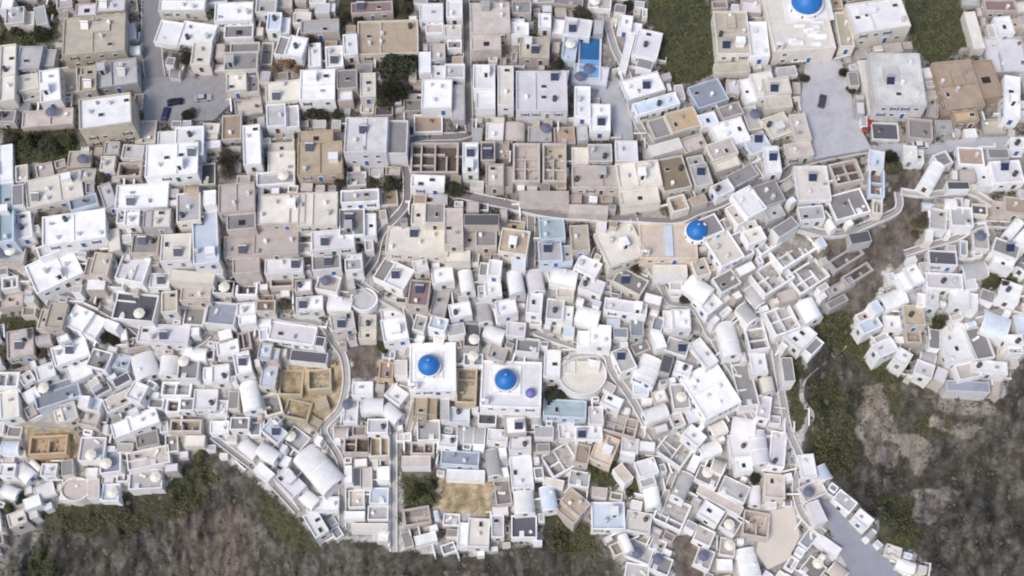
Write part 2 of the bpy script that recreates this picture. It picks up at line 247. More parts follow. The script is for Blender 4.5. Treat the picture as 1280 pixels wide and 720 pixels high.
# kind u v w h angle height roof wall   (survey coordinates of the ROOF outline)
T = """
f 8 6 18 14 0 4 W W
f 24 20 34 20 -6 3.5 G w
f 125 8 64 16 -3 3.5 V P
f 118 44 78 46 -5 6 B B
f 10 92 20 70 2 5 w w
f 45 73 44 28 0 4 G G
f 36 108 26 28 -5 3.5 w w
f 63 108 26 40 -3 5 W W
f 110 98 22 34 0 5 B B
f 146 92 52 32 -8 4 G G
f 132 140 66 38 -8 8 W B
t 60 148 64 20 -5 1.5 P P
f 228 7 58 15 0 4 W w
f 232 42 72 30 8 4.5 W W
f 252 68 24 28 8 3.5 w w
f 292 24 48 40 -2 4 W W
f 302 70 42 38 -2 4.5 g w
f 303 103 40 22 -5 3 w w
f 225 178 60 36 -4 4 W W
f 333 8 26 18 0 3.5 G w
f 348 28 28 22 0 4 L W
f 364 58 36 26 10 4 W W
f 403 10 18 12 0 3 V W
f 378 20 22 22 0 3 w w
f 400 34 48 16 -3 3 G P
f 465 10 52 14 -3 3 M P
f 485 48 76 42 -2 3 T w
f 438 57 18 26 -3 4 W W
f 418 72 22 26 -3 3.5 w W
f 397 107 44 38 -2 5 W W
f 434 106 26 36 -2 4.5 g P
f 354 115 44 26 -6 4 w w
f 460 107 20 30 0 3.5 w w
f 539 22 30 34 0 4.5 W W
f 568 12 20 22 0 4 W W
f 566 45 22 26 0 3.5 w W
f 531 78 15 26 0 3.5 W W
f 560 90 42 18 0 3 G W
f 546 118 38 36 0 4.5 W W
f 573 128 15 44 0 3 G G
f 613 32 50 56 -2 5.5 P P
f 605 108 28 52 0 5 W W
f 632 108 20 50 0 5 w W
f 677 115 64 50 0 5 V V
f 353 144 40 28 -5 3.5 G W
f 315 182 22 50 -2 5 W W
f 652 10 24 16 0 3.5 g P
f 650 33 22 24 0 4 W W
f 681 27 16 18 0 3.5 W W
f 668 60 38 26 2 3.5 B P
f 715 34 48 22 8 4 V W
t 712 62 18 30 8 1.5 L L
t 738 95 44 24 8 1 V L
f 788 30 30 18 8 4 W W
f 809 56 32 34 14 4.5 V W
f 784 64 10 50 14 4 W W
f 806 80 20 12 14 3 g W
f 803 108 50 26 -16 5 W W
f 820 131 56 16 -16 4 L W
f 843 154 60 26 -16 3.5 O w
f 728 128 20 38 0 4.5 W W
f 750 148 26 34 0 4 W W
f 885 118 40 30 -18 2.5 N L
f 915 42 42 54 -6 4.5 B w
f 948 50 24 44 -6 4 W W
f 915 85 44 12 -3 2.5 B w
f 948 108 42 32 -10 4 w W
f 912 167 42 32 -15 4 W W
f 885 150 22 16 -15 3 L W
f 1097 20 70 38 -8 7 W w
f 1055 38 18 44 -10 4 B w
f 1122 100 62 66 -8 8 S S
f 1086 108 14 66 -12 4 w W
f 1212 105 78 60 -6 5 R R
f 1207 146 30 14 -6 3 O R
t 1256 70 50 44 0 1 V G
f 1250 33 30 22 -5 3 W W
f 1218 38 14 48 -16 3 w w
f 1265 122 20 52 0 4.5 W W
f 972 115 34 34 -5 4 w w
f 972 158 30 28 -20 4 w w
f 1000 160 20 34 -15 3.5 P w
f 1250 8 40 14 0 3 M P
f 8 205 16 48 0 4 W W
f 8 265 20 76 0 3 Q L
f 68 237 72 34 -12 6 w w
f 22 244 14 26 0 3 g W
t 105 254 36 14 -15 1 N L
f 93 285 80 36 -8 4.5 W W
f 30 282 20 32 -5 3.5 W W
f 68 338 64 38 -25 4 W W
t 65 312 36 14 -20 1 G W
f 122 330 32 28 5 3.5 B P
f 178 246 66 30 -3 4.5 W W
f 160 272 30 22 -3 3.5 W W
f 196 274 36 24 -3 3 w G
f 215 200 66 40 -4 5 W W
r 162 212 30 18 0 2.5 D P
f 135 205 18 18 0 3 w w
f 182 306 34 24 0 3 g B
t 167 337 36 32 10 1 V W
f 220 310 38 34 -3 4 w W
v 257 298 64 32 88 4 L W
f 236 260 30 36 0 3 G w
f 262 247 16 18 0 4 W W
f 296 258 46 56 0 4.5 P P
f 302 318 44 46 0 4 P P
f 240 346 56 14 5 2.5 w w
f 142 300 16 28 -5 3 w P
f 120 356 24 14 0 3 W P
f 352 198 34 42 0 4.5 w w
f 400 190 56 58 0 4.5 T T
f 470 170 78 44 0 7 S V
t 345 224 48 16 -4 1 G W
f 352 262 60 38 -2 4 w P
f 397 262 50 42 -2 5 w w
f 345 302 56 32 -3 4 P P
f 416 300 54 24 -5 4 V W
f 447 278 46 34 -3 3 g W
f 450 246 48 16 -3 3.5 G W
f 408 327 36 22 -5 3 g V
f 442 328 22 22 -5 3 G W
f 355 333 48 18 -3 3 V W
r 352 353 30 12 -3 2.5 D P
m 543 197 60 38 0 3 D P 4 3
f 588 198 20 38 0 4.5 W W
f 610 190 18 24 0 3.5 K P
f 624 220 34 28 0 4 P P
f 535 228 42 16 2 3.5 W W
f 535 267 42 26 0 4 g w
f 522 302 78 34 3 3.5 w w
f 567 284 24 46 0 4 P w
f 602 275 44 14 0 4 K P
f 600 298 42 22 0 3 g P
f 644 296 36 44 10 4 T w
f 492 343 42 30 25 4 W W
f 524 367 26 32 8 3 M P
f 572 320 32 14 0 3 w w
f 553 345 28 20 -8 3.5 W W
v 583 350 26 18 80 3.5 W W
f 613 335 28 20 6 3.5 W W
v 612 362 30 20 -5 3.5 W W
v 645 352 30 20 80 3.5 W V
f 648 328 18 14 0 3 L W
m 658 203 34 48 0 4 P P 2 3
m 693 203 30 48 0 3.5 B P 2 3
f 740 192 50 22 0 3.5 G w
f 745 222 60 28 0 4 P P
f 783 190 28 26 0 4 V W
f 680 246 62 14 0 3.5 P P
f 735 262 50 12 2 3 P P
f 800 228 54 50 -6 4.5 w w
f 841 218 36 42 -18 4 H w
r 848 254 22 20 -15 2.5 R w
f 874 213 22 42 -18 3.5 G w
f 905 193 34 34 -18 4 P w
f 832 184 40 14 -16 3 w W
f 946 180 28 24 -20 4 L W
f 930 256 40 36 -28 4 W W
f 903 236 24 16 -25 3 V W
f 912 308 46 40 -25 3.5 w W
f 940 290 24 30 -28 3 w W
f 838 338 42 14 0 3 w W
f 775 306 50 46 -20 3.5 w w
f 788 352 40 22 28 3 g w
f 690 287 32 26 -3 3 Q L
f 694 314 42 26 -3 3 G L
v 705 343 34 20 10 3.5 W W
v 735 333 30 20 25 3.5 W W
f 740 357 30 18 20 3.5 V W
f 880 334 28 22 -15 3 P w
v 874 358 34 24 35 4 W W
f 908 352 28 22 -28 3 g W
f 965 200 20 34 -8 4 W W
f 998 188 34 18 -8 3 P w
f 1015 230 42 44 -8 4.5 w W
m 1058 215 36 28 -12 2.5 D P 2 2
t 1060 256 44 32 -15 1.5 g W
f 965 250 30 46 -28 3 g G
f 1014 267 32 18 -5 3 G W
m 1096 228 20 34 0 2.5 M L 1 2
f 1095 200 20 22 5 3.5 L W
f 1075 297 26 14 -10 3 K G
m 990 310 52 34 -32 2.5 G W 3 2
m 1010 345 44 30 -32 2.5 g W 3 2
m 965 345 44 34 -32 2.5 G W 3 2
m 955 300 30 30 -32 2.5 G W 2 2
v 1138 346 28 26 -20 4.5 W W
f 1178 323 36 18 3 3 K W
f 1180 352 46 20 3 3.5 V W
t 1172 275 22 26 3 1 G W
t 1201 272 28 24 3 1 G W
v 1166 218 34 20 -60 4 W W
f 1178 200 18 18 -20 3 g W
f 1143 192 28 18 5 4 w W
f 1213 196 32 22 2 3 R W
f 1198 232 28 10 0 3 K W
f 1248 192 26 12 0 3 g W
f 1250 216 54 28 -3 4 V W
f 1262 257 42 20 5 2.5 R P
t 1225 302 20 22 -5 1 G W
f 1256 316 34 28 20 3.5 g W
v 1268 285 26 14 -50 3.5 W W
f 1272 180 18 14 0 4 W W
f 65 395 34 32 5 3 B P
f 26 430 34 34 -10 3.5 P P
v 106 402 42 30 25 4 W W
t 170 385 52 34 5 1.5 K W
f 205 418 64 24 3 3.5 V V
f 212 378 20 26 0 4 B w
f 245 368 38 18 0 3 P P
t 277 393 38 28 5 1.5 N W
f 308 392 24 26 0 4 W W
r 172 428 28 14 -10 2 P P
v 180 456 32 30 -20 4 W W
v 172 490 24 20 -60 3.5 W W
f 88 440 46 24 -20 4 W W
v 98 462 30 20 -25 3.5 W W
f 125 450 26 24 15 3 g W
t 152 452 22 18 10 1 L L
f 152 475 22 11 -28 3 K W
f 127 487 22 10 -28 3 K W
f 152 500 46 18 -25 3.5 P W
t 72 492 58 26 -18 1 N L
f 12 506 24 34 -3 4 w W
v 38 492 20 16 -30 3.5 W W
v 57 465 24 18 -20 3.5 W W
f 112 524 24 18 10 3 P P
f 168 529 62 20 -20 4 W W
v 210 456 24 24 0 3.5 W W
t 236 462 26 26 0 1 g W
v 270 468 34 22 -5 4.5 W W
v 312 494 36 24 80 4.5 W W
r 216 507 18 18 0 2.5 D W
f 234 506 18 16 0 3 g W
f 257 500 30 26 0 4 W W
t 274 510 22 18 0 1 V W
m 232 532 40 16 0 2.5 R P 3 1
f 300 530 24 16 0 3 g W
v 243 440 30 16 5 3.5 W W
v 285 435 28 18 -10 3.5 W W
f 200 395 0 0 0 0 W W
f 333 378 24 24 0 3 H P
f 366 417 58 24 8 4 V W
f 400 427 12 12 8 3 K W
f 386 446 46 14 6 3 K W
f 387 380 34 18 -5 3.5 W W
v 425 378 30 20 10 3.5 W W
f 459 408 22 28 3 4 w w
f 428 402 30 22 -10 3 G w
f 483 464 18 22 5 3 R O
f 501 460 16 20 0 3 w W
v 492 405 44 32 80 4.5 W W
m 364 478 30 32 6 2.2 Y Y 1 2
r 399 474 30 26 -4 1.8 Y Y
r 372 512 32 24 12 1.5 Y Y
f 402 504 16 14 -20 2 Y Y
t 392 528 20 14 30 .5 B Y
f 531 508 30 28 2 3 T T
f 556 512 11 26 0 3 G W
m 583 482 26 44 3 3 Y Y 1 3
v 465 505 28 20 0 3.5 W W
v 490 515 24 18 40 3.5 W W
f 472 533 26 18 0 3.5 V W
t 590 420 20 30 5 1 K G
v 575 388 28 18 -10 3.5 W W
v 605 390 26 18 80 3.5 G W
v 633 385 26 20 -10 4 W W
f 570 412 22 14 -10 3 G W
v 618 415 26 18 20 3.5 W W
f 548 405 22 16 15 3 L W
f 645 412 24 18 5 3 V W
f 700 388 34 26 5 3 G W
f 668 380 20 26 5 3.5 W W
v 735 392 30 20 15 3.5 W W
f 743 419 42 26 3 4.5 W W
f 782 384 54 16 8 3 V W
f 776 416 18 12 0 3 N W
f 796 409 17 24 0 3.5 N G
f 846 400 34 26 0 4.5 W W
t 822 406 14 18 15 1 N W
v 823 424 24 14 70 3 W W
f 889 372 38 30 -38 4 W W
f 780 450 22 30 -25 3 G W
v 810 461 34 30 -65 4.5 W W
t 801 487 20 14 0 1 L W
v 879 442 38 18 52 3.5 W W
f 888 488 62 50 58 5 W W
t 850 496 22 32 -10 1 G W
v 912 422 42 24 75 4 W W
t 931 482 24 54 -14 1 g W
v 930 531 30 22 10 4 W W
f 706 511 54 22 3 3 Q L
f 736 542 34 18 0 4 W W
m 775 531 44 24 15 2.5 R P 3 2
v 765 502 26 16 25 3.5 W W
v 820 515 30 18 -20 3.5 W W
f 833 455 14 22 15 3 K G
v 1005 424 42 30 40 4 W W
f 985 462 14 30 -8 3 g W
v 935 390 26 16 50 3.5 G W
m 945 418 26 40 -15 2.5 g W 1 3
m 978 400 34 34 -20 2.5 G W 2 2
f 948 455 20 26 -10 3.5 V W
f 1084 402 28 26 58 2.5 L W
f 1104 431 28 26 58 2.5 W W
f 1142 395 26 26 0 3.5 Y P
r 1142 421 20 16 0 2.5 Y P
f 1198 440 70 36 68 4 W W
f 1168 424 14 24 0 3 g W
t 1223 430 26 42 -20 1 g W
v 1246 404 34 28 20 4 L W
v 1205 374 38 22 10 4 W W
f 1236 459 46 16 6 4 W W
f 1210 483 54 13 3 3 N V
f 1155 462 24 18 20 3 V W
v 1118 372 30 22 -20 4 W W
f 1160 374 26 20 10 3.5 V W
v 1262 365 28 24 20 4 W W
f 1268 430 22 22 0 3.5 W W
f 1128 447 20 18 30 3.5 W W
f 1085 395 0 0 0 0 W W
m 60 556 48 24 -3 2.5 O O 2 1
t 116 562 32 30 0 2 G W
t 139 578 26 28 0 1.5 N W
t 186 573 54 22 -12 2 P W
t 183 600 42 24 -3 1.5 G W
t 92 612 30 26 0 1.5 P W
f 117 611 14 24 0 3 P W
t 139 616 22 22 0 1.5 L W
v 12 558 22 18 0 3.5 L W
v 30 590 22 20 40 3.5 W W
v 10 588 20 16 0 3.5 W W
v 55 612 26 18 -20 3.5 W W
v 40 628 22 14 -20 3 W W
f 62 588 20 16 0 3 V W
v 12 614 20 16 20 3.5 W W
f 243 551 26 14 0 3 w w
v 398 584 58 36 48 5 W W
v 362 603 36 24 45 4 V W
v 385 622 26 18 40 3.5 W W
f 404 631 40 20 0 4 W W
v 395 655 32 20 60 3.5 W W
v 335 565 26 18 30 3.5 W W
f 343 540 28 20 40 3.5 L W
v 312 560 24 18 40 3.5 W W
v 330 590 24 14 40 3.5 W W
m 446 556 34 22 0 2.5 D P 2 2
m 474 556 26 30 0 2.5 T w 2 1
f 446 596 10 24 0 2.5 K W
f 459 597 12 26 0 3 P W
f 435 593 10 22 0 3 W W
f 479 592 16 18 0 4 W W
t 474 620 24 20 0 1.5 L W
t 446 624 20 22 0 1.5 P W
t 473 642 26 18 0 1 G W
f 443 644 26 10 0 3.5 W W
f 462 659 46 10 0 3 w W
f 520 577 36 14 0 3 P W
m 528 560 30 16 0 2.5 g P 2 1
f 560 552 24 16 5 3.5 W W
f 575 573 48 18 4 3 N L
f 582 593 48 12 2 3.5 W W
v 616 578 34 18 80 3.5 G W
r 521 645 34 22 -10 2 c P
f 532 673 28 12 -15 3 W W
f 592 666 40 36 3 4 w W
f 622 658 16 28 0 3 G W
v 652 590 40 28 85 4 W W
v 655 625 32 26 85 4 W W
t 655 659 32 28 0 1.5 K W
v 686 622 30 20 80 3.5 L W
f 692 603 26 10 12 3 w W
f 716 632 32 32 40 3 T P
m 700 575 38 32 -30 2.5 g W 2 2
f 728 568 18 24 10 3 R P
f 756 562 28 36 22 4 c c
f 779 592 24 14 50 3 c W
v 810 590 32 26 70 4 W W
v 816 620 28 20 80 3.5 W W
f 787 561 22 26 5 3 V W
f 760 645 42 34 0 3.5 L W
f 798 653 32 26 10 3.5 w W
m 845 560 40 36 35 2.5 G W 2 2
m 840 640 40 36 25 2.5 G W 2 3
t 885 596 30 20 25 1.5 g W
t 918 612 36 22 25 1.5 G W
f 900 625 62 12 28 3 P W
v 925 566 46 26 80 4 W W
v 950 558 42 22 80 4 V W
f 972 562 20 44 5 4 V W
m 945 655 34 32 10 2.5 P P 2 2
v 936 703 38 26 75 4 W W
t 909 684 20 22 5 1 P W
f 880 670 24 20 25 3 P W
t 880 698 22 24 20 1 G W
v 1009 583 30 20 80 4 W W
v 1030 590 20 16 60 3.5 L W
f 968 608 26 30 0 3 P w
v 1035 682 34 14 35 3 W W
v 1133 706 24 14 20 3 W W
m 1058 322 42 16 -32 1 g G 2 1
m 1072 342 38 14 -32 1 P G 3 1
t 1050 360 34 12 -28 .6 P G
t 1046 378 26 10 -28 .6 g G
t 800 690 32 24 22 .8 G W
t 826 706 26 22 22 .6 g W
t 796 716 30 22 10 .6 G W
v 783 678 24 12 65 2 W W
t 822 682 20 16 25 .7 G W
f 742 456 16 12 10 1.8 W W
t 722 480 18 12 -5 .8 P W
t 712 460 14 16 0 .6 G W
f 1022 640 14 30 -25 2.5 V W
v 868 545 26 18 40 3.5 W W
v 888 560 26 18 -20 3.5 W W
f 650 555 28 18 0 3.5 W W
v 622 545 26 16 5 3.5 V W
f 680 540 24 14 0 3 G W
"""
# kind a path/road : width colour points
PATHS = [
 ('road', 24, 'asphalt', [(190,-30),(190,60),(194,97)]),
 ('lane', 8, 'lane', [(582,-20),(584,80),(586,158),(578,170),(510,178),(509,228),(506,258),(478,290),(471,312),(468,325),(448,352)]),
 ('main_street', 10, 'lane', [(560,240),(640,257),(700,268),(790,272),(845,274),(872,264),(905,252),(935,234),(975,222),(1000,204),(1050,192),(1085,186)]),
 ('lane', 8, 'lane', [(664,270),(664,335)]),
 ('path', 7, 'paving', [(792,274),(800,305),(812,335),(828,360),(838,378),(865,383),(878,402),(890,422),(905,405),(917,392)]),
 ('path', 7, 'lane', [(12,335),(55,362),(95,370),(120,382),(160,405),(195,430),(240,432),(262,418)]),
 ('path', 7, 'paving', [(320,388),(357,398),(400,405),(417,428),(430,448),(433,480),(425,512),(405,538),(425,575),(428,612),(428,660)]),
 ('path', 7, 'paving', [(668,415),(715,432),(755,442),(765,465),(790,500),(812,540),(838,575)]),
 ('path', 5, 'paving', [(700,455),(722,444),(755,443)]),
 ('path', 7, 'paving', [(962,395),(970,450),(978,500),(986,540),(1000,575),(994,612),(1004,645),(1030,668)]),
 ('footpath', 5, 'dirt', [(1058,432),(1030,452),(1006,474),(1003,500),(1016,520),(998,548)]),
 ('path', 7, 'paving', [(492,540),(492,690)]),
 ('path', 7, 'paving', [(998,284),(1030,292),(1060,290),(1095,276),(1122,262),(1122,240)]),
 ('path', 6, 'paving', [(1125,240),(1160,244),(1210,240),(1250,262),(1280,275)]),
 ('path', 6, 'paving', [(1130,318),(1160,308),(1195,298),(1225,282),(1262,282)]),
 ('path', 6, 'paving', [(448,352),(475,372),(508,392),(515,420),(508,445)]),
 ('path', 7, 'paving', [(757,20),(768,60),(785,98),(788,130),(800,160),(815,182)]),
 ('path', 6, 'paving', [(850,570),(835,610),(820,650)]),
 ('path', 6, 'paving', [(890,422),(905,450),(918,470),(935,520),(965,545)]),
 ('path', 7, 'dirt', [(-20,520),(40,528),(90,535),(105,560),(100,590)]),
 ('path', 6, 'paving', [(265,545),(300,572),(335,600),(372,640)]),
 ('path', 6, 'paving', [(500,478),(520,490),(510,540)]),
]
# irregular plots lying on the ground : name colour points
PLOTS = [
 ('plaza', 'asphalt', [(178,96),(286,94),(296,122),(268,150),(200,152),(180,150)]),
 ('plaza', 'bluegrey', [(1008,70),(1050,72),(1078,165),(1090,186),(1010,200),(1000,130)]),
 ('road', 'bluegrey', [(1085,182),(1290,168),(1290,182),(1090,198)]),
 ('plaza', 'bluegrey', [(758,98),(785,98),(792,175),(768,175),(762,140),(745,120)]),
 ('slipway', 'slate', [(1022,622),(1050,634),(1066,652),(1078,668),(1108,698),(1122,712),(1126,745),(1062,745),(1058,706),(1044,682),(1034,656)]),
 ('plaza', 'cream', [(958,640),(992,632),(1000,670),(985,700),(960,712),(945,690)]),
]
# terrain colour patches : kind points
PATCH = [
 ('green', [(803,-40),(874,-40),(884,0),(909,80),(862,106),(846,104),(826,74),(808,10)]),
 ('green', [(1122,-40),(1190,-40),(1200,10),(1216,62),(1162,80),(1136,52),(1130,0)]),
 ('green', [(0,155),(92,158),(96,192),(60,205),(20,206),(0,196)]),
 ('green', [(0,28),(70,30),(75,52),(0,56)]),
 ('green', [(420,-10),(520,-10),(510,26),(470,30),(420,30)]),
 ('green', [(1018,398),(1046,388),(1066,392),(1090,432),(1118,470),(1132,500),(1120,520),(1098,478),(1072,456),(1040,436),(1022,420)]),
 ('green', [(1012,482),(1042,468),(1060,500),(1074,540),(1064,596),(1040,590),(1008,560),(1014,530)]),
 ('green', [(1096,625),(1140,616),(1148,660),(1142,692),(1100,672)]),
 ('green', [(56,640),(80,632),(150,634),(205,640),(190,658),(130,668),(60,664)]),
 ('green', [(150,618),(206,612),(232,586),(262,566),(275,600),(240,640),(210,650),(196,636)]),
 ('green', [(325,612),(350,630),(382,662),(404,690),(372,694),(340,660),(322,640)]),
 ('green', [(35,700),(62,676),(72,722),(30,735)]),
 ('green', [(684,644),(722,644),(748,670),(748,696),(690,694)]),
 ('green', [(500,596),(546,596),(546,634),(503,634)]),
 ('green', [(982,440),(1000,440),(1001,500),(1010,520),(998,542),(988,520)]),
 ('green', [(1148,520),(1198,524),(1188,548),(1150,546)]),
 ('green', [(732,572),(760,572),(800,606),(796,622),(760,610),(736,596)]),
 ('green', [(1225,340),(1275,342),(1270,364),(1228,360)]),
 ('green', [(0,395),(48,396),(50,412),(0,414)]),
 ('pale', [(1078,482),(1104,478),(1128,560),(1120,590),(1084,572),(1070,540)]),
 ('pale', [(1110,550),(1150,545),(1166,560),(1150,600),(1138,588)]),
 ('pale', [(1136,616),(1196,612),(1164,662),(1142,652)]),
 ('pale', [(-40,650),(50,646),(52,664),(20,702),(-40,740)]),
 ('brown', [(216,646),(300,632),(320,740),(216,740)]),
 ('brown', [(1034,300),(1100,280),(1118,310),(1104,360),(1072,392),(1034,392)]),
 ('brown', [(1110,180),(1150,200),(1150,300),(1120,340),(1104,290)]),
 ('pale', [(1160,495),(1240,500),(1250,516),(1170,512)]),
 ('pale', [(1165,520),(1230,532),(1210,548),(1160,536)]),
 ('ochre', [(345,458),(430,452),(432,500),(410,535),(380,538),(350,500)]),
 ('ochre', [(30,535),(100,535),(96,575),(34,572)]),
 ('ochre', [(546,596),(616,596),(614,645),(550,640)]),
 ('brown', [(436,425),(475,425),(478,470),(438,478)]),
 ('brown', [(500,555),(545,555),(545,596),(500,596)]),
 ('brown', [(845,672),(872,672),(880,730),(840,730)]),
]
# trees : u v radius_px kind
TREES = [(66,12,8,'dark'),(20,40,9,'dark'),(52,42,11,'dark'),(162,107,9,'dark'),(36,176,12,'dark'),(12,172,9,'dark'),(60,184,13,'dark'),(82,176,9,'green'),(232,72,15,'brown'),
 (245,18,8,'green'),(262,20,7,'green'),(206,52,6,'dark'),(236,144,9,'dark'),(384,52,12,'brown'),(356,78,12,'autumn'),(372,88,8,'autumn'),(345,86,7,'autumn'),(430,20,9,'brown'),(448,24,8,'dark'),(505,6,12,'dark'),(478,16,6,'dark'),
 (494,86,21,'dark'),(496,112,20,'dark'),(511,70,13,'dark'),(482,126,11,'dark'),(388,144,9,'dark'),(404,145,9,'dark'),(420,144,8,'green'),(697,79,10,'dark'),(724,14,9,'dark'),(733,20,8,'dark'),(787,8,9,'dark'),
 (1056,90,8,'dark'),(1064,112,6,'dark'),(1003,98,7,'dark'),(1172,66,5,'green'),(1215,62,5,'brown'),(278,198,17,'brown'),(284,216,11,'brown'),(50,272,7,'brown'),(130,222,9,'brown'),
 (403,213,8,'brown'),(425,226,10,'brown'),(485,230,12,'dark'),(462,226,7,'brown'),(567,238,12,'dark'),(1115,196,11,'dark'),(1117,210,9,'green'),(1150,278,11,'brown'),(1146,294,7,'brown'),(770,332,9,'brown'),(796,335,9,'brown'),
 (1008,98,5,'dark'),(10,438,10,'brown'),(52,440,9,'brown'),(22,455,7,'brown'),(137,420,9,'dark'),(143,426,7,'dark'),(130,426,6,'dark'),(356,380,10,'brown'),(479,434,9,'green'),(1173,403,11,'green'),(235,380,6,'brown'),
 (690,492,10,'dark'),(702,496,7,'dark'),(527,612,9,'dark'),(515,622,8,'green'),(538,606,8,'dark'),(534,624,8,'green'),(1140,446,6,'green'),(1134,458,6,'dark'),(1238,348,8,'green'),(1254,352,8,'dark'),(554,668,7,'brown'),
 (857,373,8,'dark'),(295,352,7,'dark'),(24,622,9,'green'),(10,638,7,'green'),(250,570,8,'green'),(945,600,9,'dark'),(876,368,6,'dark'),(740,590,7,'green'),(785,616,6,'dark'),(450,372,0,'dark')]
TREES = [t for t in TREES if t[2] > 0]
# ================================================================ read the survey table
HS = []
for ln in T.strip().splitlines():
    p = ln.split()
    if float(p[3]) == 0: continue
    e = dict(k=p[0], u=float(p[1]), v=float(p[2]), w=float(p[3]), h=float(p[4]), a=math.radians(float(p[5])), H=float(p[6]), roof=p[7], wall=p[8], n=tuple(map(int, p[9:11])) if len(p) > 9 else None)
    HS.append(e)
CH = [dict(k='d', u=541, v=459, w=58, h=60, a=0, H=5.5, roof='W', wall='W', dome=(536,457,13.2,1.3)),
      dict(k='d', u=639, v=481, w=76, h=58, a=math.radians(2), H=5, roof='W', wall='W', dome=(632,475,13.2,1.3)),
      dict(k='d', u=835, v=302, w=72, h=44, a=0, H=5, roof='c', wall='c', dome=(871,289,12.8,1.6)),
      dict(k='d', u=998, v=26, w=76, h=76, a=math.radians(-4), H=5, roof='w', wall='w', dome=(1008,3,17.5,1.6))]
_q = 0
for e in HS:
    if e['k'] == 'v':
        _q += 1
        if _q % 5 in (1, 3): e['k'] = 'f'
HS += CH
def corners(e, grow=0, su=None):
    c, s = math.cos(e['a']), math.sin(e['a']); r = []
    for x, y in ((-1,-1),(1,-1),(1,1),(-1,1)):
        dx = x*(e['w']/2+grow); dy = y*(e['h']/2+grow)
        r.append((e['u']+dx*c-dy*s, e['v']+dx*s+dy*c))
    return r
# ---------------------------------------------------------------- occupancy of the survey plane (3-unit cells)
OC = 3; ONX = 1400//OC; ONY = 860//OC; OX0 = -60; OY0 = -60
occ = np.zeros((ONY, ONX), bool)
cu = OX0+(np.arange(ONX)+.5)*OC; cv = OY0+(np.arange(ONY)+.5)*OC
CU, CV = np.meshgrid(cu, cv)
def px_per_m(v): return 5.0*math.sin(TH+math.atan((360-v)/F))
def window(poly, up=0):
    x0 = min(p[0] for p in poly); x1 = max(p[0] for p in poly); y0 = min(p[1] for p in poly)-up; y1 = max(p[1] for p in poly)
    a, b = max(int((x0-OX0)/OC)-1, 0), min(int((x1-OX0)/OC)+2, ONX); c, d = max(int((y0-OY0)/OC)-1, 0), min(int((y1-OY0)/OC)+2, ONY)
    return slice(c, max(d, c)), slice(a, max(b, a))
def mark(e, extra=0):
    global occ
    poly = corners(e, extra)
    f = e['H']*px_per_m(e['v']) if e['k'] in 'fvd' else 2
    m = inpoly_np(CU, CV, poly) | inpoly_np(CU, CV-f*.8, poly)
    occ |= m; return m
for e in HS: mark(e)
for nm, w, c, pts in PATHS:
    for i in range(len(pts)-1):
        (x1,y1),(x2,y2) = pts[i], pts[i+1]; L = (x2-x1)**2+(y2-y1)**2
        t = np.clip(((CU-x1)*(x2-x1)+(CV-y1)*(y2-y1))/L, 0, 1)
        occ |= np.hypot(CU-x1-t*(x2-x1), CV-y1-t*(y2-y1)) < w/2+1
for nm, c, pts in PLOTS: occ |= inpoly_np(CU, CV, pts)
for k, pts in PATCH:
    if k in ('green','ochre') or (k == 'brown'): occ |= inpoly_np(CU, CV, pts)
for u, v, r, k in TREES: occ |= np.hypot(CU-u, CV-v) < r*.8
occ |= inpoly_np(CU, CV, CLIFF)
occ |= np.hypot(CU-737, CV-75) < 30
occ |= np.hypot(CU-728, CV-468) < 30
occ |= np.hypot(CU-455, CV-375) < 17
# ---------------------------------------------------------------- infill: the small volumes between the surveyed ones
rng = random.Random(21)
def localang(u, v):
    b = min((e for e in HS), key=lambda e: (e['u']-u)**2+(e['v']-v)**2)
    return b['a']
SURV = list(HS)
sizes = [(30,22),(24,18),(20,15),(16,12),(12,9),(9,7)]
nin = 0
nshed = 0
for si, (sw, sh) in enumerate(sizes):
    step = 5
    cells = [(u, v) for v in range(-50, 780, step) for u in range(-50, 1330, step)]
    rng.shuffle(cells)
    for u, v in cells:
        uu = u+rng.uniform(-2, 2); vv = v+rng.uniform(-2, 2)
        j = int((vv-OY0)/OC); i = int((uu-OX0)/OC)
        if not (0 <= j < ONY and 0 <= i < ONX) or occ[j, i]: continue
        w = sw*rng.uniform(.85, 1.25); h = sh*rng.uniform(.8, 1.15)
        if rng.random() < .3: w, h = h, w
        upper = vv < 335 and not (uu > 900 and vv > 250)
        r = rng.random()
        if upper: k = 'f' if r < .55 else ('t' if r < .97 else 'v')
        else: k = 'f' if r < .40 else ('v' if r < .52 else ('m' if r < .60 and si < 3 else 't'))
        if si >= 4 and k == 't' and rng.random() < .6: k = 'f'
        if si < 2 and upper and rng.random() < .5: k = 't'
        H = (rng.uniform(1.8, 3.0) if upper else rng.uniform(1.2, 2.3)) if k != 't' else rng.uniform(.2, 1.0)
        if si >= 4: H = rng.uniform(1.0, 2.4) if k == 'f' else H
        if k == 'f' and min(w, h) < 16.8:
            if nshed >= 270 and 0 < uu < 1280 and 0 < vv < 720: continue
        e = dict(k=k, u=uu, v=vv, w=w, h=h, a=localang(uu, vv)+rng.uniform(-.08, .08), H=H, n=(2, 1) if k == 'm' else None, inf=si)
        if upper:
            e['roof'] = rng.choice('WwGPPBgVGGgR' if k != 't' else 'GPgBPGRK'); e['wall'] = rng.choice('WwPPG')
        else:
            e['roof'] = rng.choice('WWWWVGPwLGg' if k in 'fv' else 'GGPLggVNKgG'); e['wall'] = rng.choice('WWWWwP')
        poly = corners(e, 1.5)
        W_ = window(poly); m = inpoly_np(CU[W_], CV[W_], poly)
        if m.sum() == 0 or (m & occ[W_]).sum() > .09*m.sum(): continue
        occ[W_] |= m; HS.append(e); nin += 1; nshed += (k == 'f' and min(w, h) < 16.8 and 0 < uu < 1280 and 0 < vv < 720)
print('survey', len(SURV), 'infill', nin)
